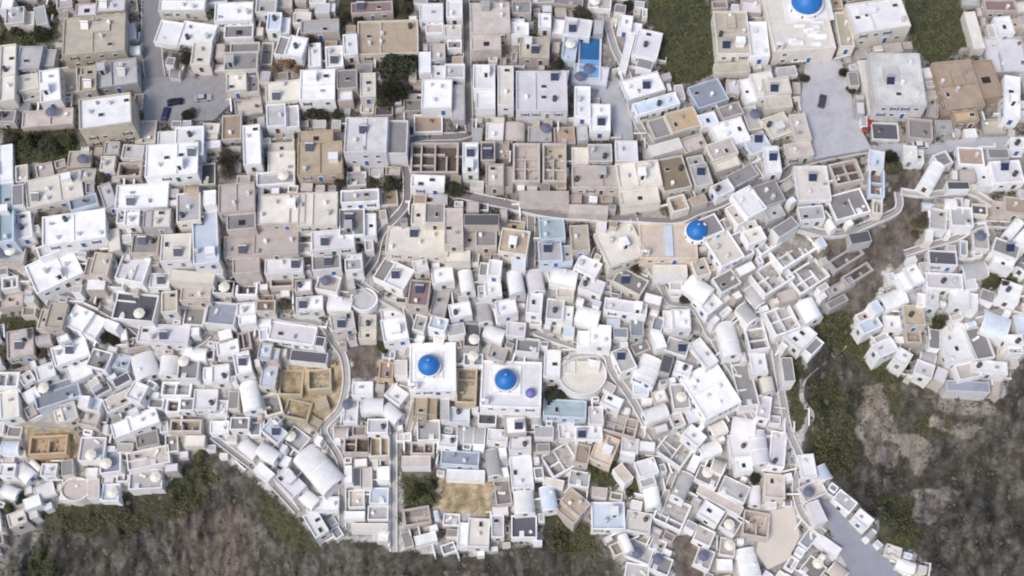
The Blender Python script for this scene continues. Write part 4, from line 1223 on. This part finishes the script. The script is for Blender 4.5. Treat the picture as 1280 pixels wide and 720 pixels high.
def church(e):
    A, B, H, bot = e['A'], e['B'], e['H'], e['bot']; r = random.Random(int(e['u']))
    root = empty('domed_church', e['c'], e['th'])
    w = MB(); w.ring(A, B, .4, bot, H+.4); w.build('wall', MAT[e['wall']], root)
    f = MB(); f.box(-A+.402, A-.402, -B+.402, B-.402, H-.4, H); f.build('roof', MAT[e['roof']], root)
    openings(root, e, r, 0, H, A, B, 'blue', 5)
    du, dv, dr, dh = e['dome']; R = dr*.2*(CAM-at(du, dv, e['zr'])).length/309
    p = at(du, dv, e['zr']+dh)-e['c']; c, s = math.cos(-e['th']), math.sin(-e['th']); x = p.x*c-p.y*s; y = p.x*s+p.y*c
    d = MB(); d.cyl(x, y, H-.2, H+dh, R*1.16, R*1.12, 16); d.cyl(x, y, H+dh, H+dh+.12, R*1.2, R*1.14, 16)
    dr_ = d.build('drum', MAT['W'], root)
    for k in range(8):
        a = math.pi*2*(k+.5)/8; q = MB(); q.box(-.02, .06, -.2, .2, 0, dh*.7)
        o = q.build('drum_window', GLASS, dr_, loc=(x+math.cos(a)*R*1.13, y+math.sin(a)*R*1.13, H+.15)); o.rotation_euler = (0, 0, a)
    q = MB(); q.dome(x, y, H+dh+.12, R*1.03, R*1.0, 40, 14); q.cyl(x, y, H+dh+.1+R, H+dh+.5+R, .18, .12, 8); q.build('dome', BLUE, root, smooth=True)
    q = MB(); q.box(x-.05, x+.05, y-.05, y+.05, H+dh+R+.45, H+dh+R+1.5); q.box(x-.3, x-.052, y-.05, y+.05, H+dh+R+1.05, H+dh+R+1.17); q.box(x+.052, x+.3, y-.05, y+.05, H+dh+R+1.05, H+dh+R+1.17)
    q.build('cross', MAT['W'], root)
    # belfry on one corner
    bx, by = -A+1.2, -B+1.0; q = MB()
    q.box(bx-1, bx-.6, by-.35, by+.35, H+.002, H+2.2); q.box(bx+.6, bx+1, by-.35, by+.35, H+.002, H+2.2); q.box(bx-1, bx+1, by-.35, by+.35, H+2.202, H+2.6)
    q.vault(.35, .5, H+2.602, .5, 8, 0, (bx, by)); bf = q.build('belfry', MAT['W'], root)
    q = MB(); q.cyl(bx, by, H+1.5, H+1.9, .3, .15, 10); q.build('bell', TANK, bf)
    if int(e['u']) == 639:
        p = at(663, 493, e['zr'])-e['c']; x = p.x*c-p.y*s; y = p.x*s+p.y*c
        q = MB(); q.cyl(x, y, H-.1, H+.8, 1.35, 1.3, 12); q.build('cupola_drum', MAT['W'], root)
        q = MB(); q.dome(x, y, H+.8, 1.3, 1.2, 24, 8); q.build('cupola', VIOLET, root, smooth=True)
    if int(e['u']) == 835:
        q = MB(); q.box(A*.02-1, A*.02+1, -B+.6, B-.6, H+.003, H+.5); q.build('skylight', MAT['L'], root)
    if int(e['u']) in (541, 639, 998):
        q = MB(); k_ = min(A, B)*.62 if int(e['u']) != 998 else R*1.6; q.ring(k_, k_, .3, H-.1, H+.35); q.box(-k_+.302, k_-.302, -k_+.302, k_-.302, H-.1, H+.2); o = q.build('dome_plinth', MAT['W'], root)
        p = at(du, dv, e['zr'])-e['c']; o.location = (p.x*c-p.y*s, p.x*s+p.y*c, 0)
    if int(e['u']) == 998:
        for k in range(10):
            q = MB(); q.vault(r.uniform(.8, 1.9), r.uniform(.5, .9), H+.003, .6, 8); q.build('roof_vault', MAT['W'], root, loc=(r.uniform(-A*.7, A*.7), -B*.8+k*.75, 0))
    root['label'] = CHL[int(e['u'])]; root['category'] = 'church'
cnt = {}
for e in HS:
    {'f': house, 'v': vaulted, 't': terrace, 'm': ruin, 'r': ruin, 'd': church}[e['k']](e); cnt[e['k']] = cnt.get(e['k'], 0)+1
print(cnt)
# ================================================================ pools, round terraces
WATER = plain('pool_water', (.03,.13,.30), .08, 0, .25, .6)
WATERL = plain('shallow_pool_water', (.20,.38,.62), .1, 0, .15, .6)
WATERT = plain('teal_pool_water', (.05,.16,.20), .1, 0, .3, .6)
def pool(u, v, w, h, ang, wm, label, deck='L', sh=None):
    e = dict(k='t', u=u, v=v, w=w, h=h, a=math.radians(ang), H=1.2, n=None); e['z0'] = Z(u, v); e['zr'] = e['z0']+1.2
    frame(e); root = empty('swimming_pool', e['c'], e['th']); A, B = e['A'], e['B']
    q = MB(); q.ring(A, B, .5, e['bot'], 1.25); q.build('coping', MAT[deck], root)
    q = MB(); q.box(-A+.502, A-.502, (-B+.502) if sh is None else -B+.502+2*B*sh, B-.502, e['bot'], 1.05); q.build('water', wm, root)
    if sh is not None:
        q = MB(); q.box(-A+.502, A-.502, -B+.502, -B+.50+2*B*sh, e['bot'], 1.05); q.build('shallow_water', WATERL, root)
    q = MB()
    for x in (-.25, .25): q.box(x-.03, x+.03, B-.6, B-.54, .6, 1.9)
    for z in (.8, 1.1): q.box(-.22, .22, B-.6, B-.54, z, z+.05)
    q.build('ladder', METAL, root)
    root['label'] = label; root['category'] = 'swimming pool'; root['group'] = 'pools'
pool(737, 72, 29, 54, 2, WATER, 'deep blue rectangular swimming pool with pale shallow end near top centre', 'V', .42)
def disc(u, v, r, Hh, floor, rim, name, label, cat, sx=1):
    z0 = Z(u, v); p = at(u, v, z0+Hh); root = empty(name, (p.x, p.y, z0)); R = r*.2
    q = MB(); q.cyl(0, 0, -4, Hh, R, R, 36); o = q.build('floor', MAT[floor], root); o.scale = (sx, 1, 1)
    q = MB(); n = 36
    for k in range(n):
        a, b = 2*math.pi*k/n, 2*math.pi*(k+1)/n
        for (r0, r1, z0_, z1_) in ((R+.002, R+.35, Hh+.5, Hh+.5), (R+.35, R+.35, -4, Hh+.5), (R+.002, R+.002, Hh+.5, Hh-.5)):
            q.face([(r0*math.cos(a), r0*math.sin(a), z0_ if r0 == r1 else z1_), (r1*math.cos(a) if r0 != r1 else r0*math.cos(b), r1*math.sin(a) if r0 != r1 else r0*math.sin(b), z0_),
                    (r1*math.cos(b), r1*math.sin(b), z1_), (r0*math.cos(b) if r0 != r1 else r0*math.cos(a), r0*math.sin(b) if r0 != r1 else r0*math.sin(a), z1_)])
    o = q.build('parapet', MAT[rim], root); o.scale = (sx, 1, 1)
    root['label'] = label; root['category'] = cat
    return root
disc(728, 468, 26, 1.6, 'w', 'W', 'round_terrace', 'broad round white terrace below the curving path right of centre', 'terrace', 1.1)
disc(455, 375, 14, 1.4, 'G', 'W', 'round_terrace', 'round grey plaza terrace with white rim left of the mauve roof', 'terrace', 1.1)
disc(95, 612, 14, 2.0, 'P', 'w', 'round_terrace', 'rounded pinkish terrace at the cliff edge lower left', 'terrace', 1.2)
# ================================================================ furniture
def proto_parasol(mat):
    r = empty('parasol', (0, 0, 0))
    q = MB(); q.cyl(0, 0, 0, 2.3, .03, .03, 6); q.build('pole', WOOD, r)
    q = MB(); n = 8
    for k in range(n):
        a, b = 2*math.pi*k/n, 2*math.pi*(k+1)/n
        q.face([(0,0,2.55),(1.45*math.cos(a),1.45*math.sin(a),2.05),(1.45*math.cos(b),1.45*math.sin(b),2.05)]); q.face([(1.45*math.cos(a),1.45*math.sin(a),1.9),(1.45*math.cos(b),1.45*math.sin(b),1.9),(1.45*math.cos(b),1.45*math.sin(b),2.05),(1.45*math.cos(a),1.45*math.sin(a),2.05)])
    q.build('canopy', mat, r)
    q = MB(); q.cyl(0, 0, 0, .12, .3, .25, 10); q.build('base', METAL, r); register(r); return r
def proto_table():
    r = empty('cafe_table', (0, 0, 0))
    q = MB(); q.cyl(0, 0, .72, .76, .45, .45, 14); q.build('tabletop', MAT['W'], r)
    q = MB(); q.cyl(0, 0, .03, .72, .04, .04, 6); q.build('leg', METAL, r)
    q = MB(); q.cyl(0, 0, 0, .03, .28, .28, 10); q.build('base', METAL, r); register(r); return r
def proto_lounger():
    r = empty('sun_lounger', (0, 0, 0))
    q = MB(); q.box(-.35,.35,-1,.35,.28,.36); q.build('mattress', CANVAS, r)
    q = MB(); q.face([(-.35,.35,.36),(.35,.35,.36),(.35,.95,.8),(-.35,.95,.8)]); q.face([(-.35,.95,.72),(.35,.95,.72),(.35,.35,.28),(-.35,.35,.28)]); q.build('backrest', CANVAS, r)
    q = MB()
    for x in (-.3,.3):
        for y in (-.9,.3): q.box(x-.03,x+.03,y-.03,y+.03,0,.28)
    q.build('frame', WOOD, r); register(r); return r
def proto_pot(kind):
    r = empty('potted_shrub', (0, 0, 0))
    q = MB(); q.cyl(0, 0, 0, .5, .22, .32, 10); q.build('pot', MAT['w'], r)
    q = MB(); rr = random.Random(3)
    for k in range(90):
        d = Vector((rr.gauss(0,1), rr.gauss(0,1), rr.gauss(0,1))).normalized()*rr.uniform(.2,.5); c = Vector((0,0,.95))+d
        a = Vector((rr.gauss(0,1), rr.gauss(0,1), rr.gauss(0,1))).normalized()*.14; b = a.orthogonal().normalized()*.09
        q.face([c-a, c-b, c+a, c+b])
    q.build('foliage', LEAF[kind], r); register(r); return r
PRO = {'parasol': [proto_parasol(CANVAS), proto_parasol(CANVASD)], 'cafe_table': [proto_table()], 'sun_lounger': [proto_lounger()], 'potted_shrub': [proto_pot('green')]}
DESC = {'parasol': ['open cream parasol','open dark blue parasol'], 'cafe_table': ['round white cafe table'], 'sun_lounger': ['cream sun lounger'], 'potted_shrub': ['green shrub in a cream pot']}
GRP = {'parasol': 'terrace parasols', 'cafe_table': 'terrace tables', 'sun_lounger': 'sun loungers', 'potted_shrub': 'potted shrubs'}
used = set(); rr = random.Random(5); furn = {}
def place(kind, i, p, rz, u, v):
    pr = PRO[kind][i]
    if pr.name not in used: used.add(pr.name); o = pr
    else: o = copy_tree(pr)
    o.location = p; o.rotation_euler = (0, 0, rz); furn[kind] = furn.get(kind, 0)+1
    lab(o, u, v, DESC[kind][i], kind.replace('_', ' '), GRP[kind])
for e in TERR:
    if e['A']*e['B'] < 3 or not (0 < e['u'] < 1280 and 0 < e['v'] < 720): continue
    n = min(5, 1+int(e['A']*e['B']/7)); spots = []
    for q in range(n):
        x = rr.uniform(-e['A']+1.1, e['A']-1.1) if e['A'] > 1.2 else 0; y = rr.uniform(-e['B']+1.1, e['B']-1.1) if e['B'] > 1.2 else 0
        if any(math.hypot(x-a, y-b) < 2.6 for a, b in spots): continue
        spots.append((x, y)); kind = rr.choice(['parasol','cafe_table','sun_lounger','potted_shrub','parasol'])
        if e['v'] < 330 and kind in ('sun_lounger',): kind = 'potted_shrub'
        if kind == 'parasol' and min(e['A'], e['B']) < 1.6: kind = 'potted_shrub'
        c, s = math.cos(e['th']), math.sin(e['th'])
        p = Vector((e['c'].x+x*c-y*s, e['c'].y+x*s+y*c, e['zr']+.002))
        i = 0 if kind != 'parasol' else (rr.random() < .4)
        rel = p-CAM; lx = rel.x; ly = rel.y*CT+rel.z*ST; lz = -rel.y*ST+rel.z*CT
        place(kind, int(i), p, rr.uniform(0, 6.28), 640+F*lx/-lz, 360-F*ly/-lz)
# ================================================================ cars
def car(u, v, rz, paint, label):
    m = plain(paint[0]+'_car_paint', paint[1], .3, .2, .05)
    z = Zs(u, v)+.25 if not (176 < u < 322 and 92 < v < 168) else Zs(u, v)+.2
    r = empty('parked_car', at(u, v, z), rz)
    prof = [(-2.05,.35),(-2.1,.75),(-1.95,.92),(-1.2,.98),(.95,.98),(1.75,.85),(2.08,.65),(2.08,.35)]
    q = MB(); w = .85
    q.face([(x,-w,z_) for x, z_ in prof][::-1]); q.face([(x,w,z_) for x, z_ in prof])
    for i in range(len(prof)):
        a, b = prof[i], prof[(i+1) % len(prof)]; q.face([(a[0],-w,a[1]),(b[0],-w,b[1]),(b[0],w,b[1]),(a[0],w,a[1])][::1])
    q.build('body', m, r)
    q = MB(); lo = [(-1.7,-.78,.97),(.95,-.78,.97),(.95,.78,.97),(-1.7,.78,.97)]; hi = [(-1.35,-.62,1.42),(.3,-.62,1.42),(.3,.62,1.42),(-1.35,.62,1.42)]
    for i in range(4): q.face([lo[i], lo[(i+1)%4], hi[(i+1)%4], hi[i]])
    q.build('windows', GLASS, r)
    q = MB(); q.box(-1.36,.31,-.63,.63,1.421,1.46); q.build('roof', m, r)
    for x in (-1.3, 1.3):
        for s in (-1, 1):
            q = MB()
            i = len(q.v)
            for y in (-.1, .1):
                for k in range(14): a = 2*math.pi*k/14; q.v.append((.33*math.cos(a), y, .33*math.sin(a)))
            for k in range(14): q.f.append((k, (k+1)%14, 14+(k+1)%14, 14+k)); q.m.append(0)
            q.f.append(tuple(range(13,-1,-1))); q.m.append(0); q.f.append(tuple(range(14,28))); q.m.append(0)
            q.build('wheel', TANK, r, loc=(x, s*.8, .33))
    for s in (-1, 1):
        q = MB(); q.box(2.05,2.11,s*.6-.18,s*.6+.18,.6,.75); q.build('headlight', FRAMEM, r)
    r['label'] = label; r['category'] = 'car'; r['group'] = 'parked cars'
car(208, 144, 1.45, ('navy', (.03,.04,.12)), 'navy blue car parked at the foot of the wide asphalt road')
car(220, 129, .2, ('black', (.02,.02,.03)), 'black car stopped across the plaza above the navy car')
car(255, 124, .1, ('silver', (.5,.5,.53)), 'silver car parked in the middle of the grey plaza')
car(1027, 128, 1.3, ('dark_grey', (.07,.07,.08)), 'dark grey car standing on the blue-grey street plaza at upper right')
car(1083, 158, 1.1, ('red', (.45,.03,.02)), 'red car parked beside the large light-grey roof at upper right')
car(1150, 183, .03, ('white', (.75,.75,.75)), 'white car on the street below the large light-grey roof')
# ================================================================ trees
def crown_mesh(seed, n, kind):
    r = random.Random(seed); q = MB(); blobs = []
    for k in range(9):
        d = Vector((r.gauss(0,1), r.gauss(0,1), r.gauss(0,.6))).normalized()*r.uniform(.2,.62); blobs.append((d+Vector((0,0,.95)), r.uniform(.28,.5)))
    for k in range(n):
        c0, rad = r.choice(blobs); d = Vector((r.gauss(0,1), r.gauss(0,1), r.gauss(0,1))).normalized()
        c = c0+d*rad*(r.uniform(.45,1.08)); a = Vector((r.gauss(0,1), r.gauss(0,1), r.gauss(0,.6))).normalized()*r.uniform(.05,.10); b = a.orthogonal().normalized()*r.uniform(.03,.06)
        q.face([c-a, c-b, c+a, c+b])
    o = q.build('crown', LEAF[kind]); d = o.data; bpy.data.objects.remove(o); return d
def trunk_mesh(seed):
    r = random.Random(seed); q = MB()
    def limb(p, d, L, r0, r1):
        e_ = p+d*L; a = d.orthogonal().normalized(); b = d.cross(a); i = len(q.v)
        for c, rr_ in ((p, r0), (e_, r1)):
            for k in range(7): t = 2*math.pi*k/7; q.v.append(tuple(c+(a*math.cos(t)+b*math.sin(t))*rr_))
        for k in range(7): q.f.append((i+k, i+(k+1)%7, i+7+(k+1)%7, i+7+k)); q.m.append(0)
        return e_
    e_ = limb(Vector((0,0,-.3)), Vector((.05,0,1)).normalized(), .85, .085, .06)
    for k in range(6):
        d = Vector((math.cos(k*1.05), math.sin(k*1.05), r.uniform(.6,1.3))).normalized(); m = limb(e_-Vector((0,0,.05)), d, r.uniform(.4,.6), .045, .02)
        limb(m, (d+Vector((r.uniform(-.5,.5), r.uniform(-.5,.5), .1))).normalized(), .35, .02, .008)
    o = q.build('trunk', BARK); d = o.data; bpy.data.objects.remove(o); return d
CR = {k: [crown_mesh(i*10+j, {'brown': 1500, 'autumn': 1500}.get(k, 3600), k) for j in range(3)] for i, k in enumerate(LEAF)}
TRK = [trunk_mesh(j) for j in range(3)]
KW = {'dark': 'dark green', 'brown': 'brown half-bare', 'green': 'green', 'autumn': 'rusty brown'}
def tree(u, v, r, kind, i):
    R = r*.2; z = Z(u, v+r*.5)
    p = at(u, v, z+R*.9); root = empty('tree', (p.x, p.y, z), i*1.3)
    for nm, d in (('trunk', TRK[i % 3]), ('crown', CR[kind][i % 3])):
        o = link(nm, d, root); o.scale = (R*1.2, R*1.2, R*1.05)
    sz = 'small' if r < 8 else 'medium' if r < 12 else 'big'
    lab(root, u, v, f'{sz} {KW[kind]} tree', 'tree', 'trees of the town')
for i, t in enumerate(TREES): tree(*t, i)
# ================================================================ garden walls in the remaining gaps
free = [(CU[j, i], CV[j, i]) for j in range(0, ONY, 2) for i in range(0, ONX, 2) if not occ[j, i] and 0 < CU[j, i] < 1280 and 0 < CV[j, i] < 720]
rw = random.Random(9); rw.shuffle(free); gw = []
for u, v in free:
    if len(gw) >= 260: break
    if any(math.hypot(u-a, v-b) < 9 for a, b in gw): continue
    gw.append((u, v)); a = localang(u, v); L = rw.uniform(1.2, 2.4); h = rw.uniform(.9, 1.7); z = Z(u, v)
    o = empty('garden_wall', at(u, v, z), -a+rw.choice([0, math.pi/2])); m = MAT[rw.choice('WWPwGB')]
    q = MB(); q.box(-L, L, -.16, .16, -2.5, h); q.build('wall', m, o)
    q = MB(); q.box(L-.32, L-.002, .162, rw.uniform(1, 2), -2.5, h*.96); q.build('return_wall', m, o)
    q = MB(); q.box(-L-.04, L+.04, -.21, .21, h+.001, h+.08); q.build('coping', MAT['W'], o)
    lab(o, u, v, 'low L-shaped garden wall', 'garden wall', 'low garden walls in the gaps')
# ================================================================ scrub, grass and boulders
TRAIL = smooth_pts([p[3] for p in PATHS if p[0] == 'footpath'][0])
def scatter(name, polys, step, n_leaf, size, mat, seed, tone_skip=0, spread=.6, hh=.5):
    r = random.Random(seed); VV = []; 
    for P in polys:
        x0 = max(min(p[0] for p in P), -60); x1 = min(max(p[0] for p in P), 1340); y0 = max(min(p[1] for p in P), -50); y1 = min(max(p[1] for p in P), 780)
        y = y0
        while y < y1:
            x = x0
            while x < x1:
                u = x+r.uniform(-1, 1)*step*.6; v = y+r.uniform(-1, 1)*step*.6; x += step
                if not inpoly(u, v, P): continue
                if 990 < u < 1065 and any(math.hypot(u-a, v-b) < 6 for a, b in TRAIL): continue
                if tone_skip is not None and noise.noise((u/14, v/14, 2.2)) < tone_skip: continue
                i = int(np.searchsorted(us, u)); j = int(np.searchsorted(vs, v)); i = min(max(i, 1), nu-1); j = min(max(j, 1), nv-1)
                c0 = Vector((WX[j, i], WY[j, i], WZ[j, i])); c1 = Vector((WX[j-1, i-1], WY[j-1, i-1], WZ[j-1, i-1])); c = c0.lerp(c1, r.random())
                sp = spread*r.uniform(.6, 1.5)
                for k in range(n_leaf):
                    q = c+Vector((r.gauss(0, sp*.5), r.gauss(0, sp*.5), abs(r.gauss(0, hh*.5))))
                    a = Vector((r.gauss(0,1), r.gauss(0,1), r.gauss(0,.7))).normalized()*size*r.uniform(.6,1.3); b = a.orthogonal().normalized()*size*.55
                    VV += [q-a, q-b, q+a, q+b]
            y += step
    me = bpy.data.meshes.new(name); n = len(VV)//4
    me.from_pydata([tuple(p) for p in VV], [], [(4*k, 4*k+1, 4*k+2, 4*k+3) for k in range(n)]); me.materials.append(mat)
    o = link(name, me); o['kind'] = 'stuff'; return o
greens = [p for k, p in PATCH if k == 'green']
gr = scatter('grass', greens[:3], 2.8, 6, .2, LEAF['green'], 3, -.02, 1.0, .3)
gr['label'] = 'rough dark green grass and weeds on the open plots'; gr['category'] = 'grass'
sc = scatter('scrub', greens[3:]+greens[:3], 3.8, 26, .24, LEAF['green'], 4, .02, 1.1, .9)
sc['label'] = 'dark green scrub covering the gully and cliff edges'; sc['category'] = 'scrub'
s2 = scatter('dry_scrub', [CLIFF], 5.5, 14, .22, LEAF['brown'], 6, .08, .9, .9)
s2['label'] = 'dry brown brush dotted over the rocky cliff'; s2['category'] = 'scrub'
def weeds():
    r = random.Random(31); VV = []
    for j in range(ONY):
        for i in range(ONX):
            if occ[j, i]: continue
            u, v = CU[j, i], CV[j, i]
            t = noise.noise((u/20, v/16, 8.8))
            if t < (.0 if v < 340 else .22) or r.random() < .3: continue
            a_ = min(max(int(np.searchsorted(us, u)), 1), nu-1); b_ = min(max(int(np.searchsorted(vs, v)), 1), nv-1)
            c = Vector((WX[b_, a_], WY[b_, a_], WZ[b_, a_]))+Vector((r.uniform(-.3, .3), r.uniform(-.3, .3), 0))
            for k in range(16):
                q = c+Vector((r.gauss(0, .3), r.gauss(0, .3), abs(r.gauss(0, .4))))
                a = Vector((r.gauss(0,1), r.gauss(0,1), r.gauss(0,.7))).normalized()*.2*r.uniform(.6,1.3); b = a.orthogonal().normalized()*.11
                VV.extend([q-a, q-b, q+a, q+b])
    n = len(VV)//4; me = bpy.data.meshes.new('weeds'); me.from_pydata([tuple(p) for p in VV], [], [(4*k, 4*k+1, 4*k+2, 4*k+3) for k in range(n)])
    me.materials.append(LEAF['brown']); me.materials.append(LEAF['dark'])
    me.polygons.foreach_set('material_index', [1 if (k//16) % 5 < 3 else 0 for k in range(n)])
    o = link('weeds', me); o['kind'] = 'stuff'; o['label'] = 'dark weeds and low bushes filling the gaps between houses'; o['category'] = 'weeds'
weeds()
def boulders():
    r = random.Random(12); q = MB(); y = 540
    pts = []
    while len(pts) < 1800:
        u = r.uniform(-30, 1310); v = r.uniform(380, 750)
        if inpoly(u, v, CLIFF) or (inpoly(u, v, [p for k, p in PATCH if k == 'pale'][3])): pts.append((u, v))
    for u, v in pts:
        i = min(max(int(np.searchsorted(us, u)), 1), nu-1); j = min(max(int(np.searchsorted(vs, v)), 1), nv-1)
        c = Vector((WX[j, i], WY[j, i], WZ[j, i])); s = r.uniform(.15, .5)*(1+(r.random() < .08)*2)
        i0 = len(q.v)
        for d in ((1,0,0),(0,1,0),(-1,0,0),(0,-1,0),(0,0,1),(0,0,-1),(.7,.7,.5),(-.7,.6,.5)):
            q.v.append(tuple(c+Vector(d)*s*r.uniform(.7,1.25)))
        for f in ((0,6,4),(6,1,4),(1,7,4),(7,2,4),(2,3,4),(3,0,4),(0,1,6),(1,2,7),(0,5,1),(1,5,2),(2,5,3),(3,5,0)): q.f.append(tuple(i0+k for k in f)); q.m.append(0)
    o = q.build('boulders', plaster('boulder_rock', (.15,.13,.112), .7)); o['kind'] = 'stuff'; o['label'] = 'loose boulders and stones on the brown cliff'; o['category'] = 'rocks'
boulders()
flush_labels()
# ================================================================ daylight
w = bpy.data.worlds.new('World'); SC.world = w; w.use_nodes = True; nt = w.node_tree; bg = nt.nodes['Background']
sk = nt.nodes.new('ShaderNodeTexSky'); sk.sky_type = 'NISHITA'; sk.sun_disc = False
az = math.radians(222); el = math.radians(52)
sk.sun_elevation = el; sk.sun_rotation = az; sk.altitude = 100; sk.dust_density = 3.4; sk.air_density = 1.0; sk.ozone_density = .95
nt.links.new(sk.outputs['Color'], bg.inputs['Color']); bg.inputs['Strength'].default_value = .15
sd = bpy.data.lights.new('sun', 'SUN'); sd.energy = 1.3; sd.angle = math.radians(18); sd.color = (1, .955, .90)
so = bpy.data.objects.new('sun', sd); COL.objects.link(so)
d = Vector((math.sin(az)*math.cos(el), math.cos(az)*math.cos(el), math.sin(el)))
so.rotation_euler = d.to_track_quat('Z', 'Y').to_euler(); so.location = d*400
vs_ = SC.view_settings; vs_.view_transform = 'Standard'; vs_.look = 'None'; vs_.exposure = .26; vs_.gamma = 1
SC.render.engine = 'CYCLES'
print('objects', len(bpy.data.objects), furn)
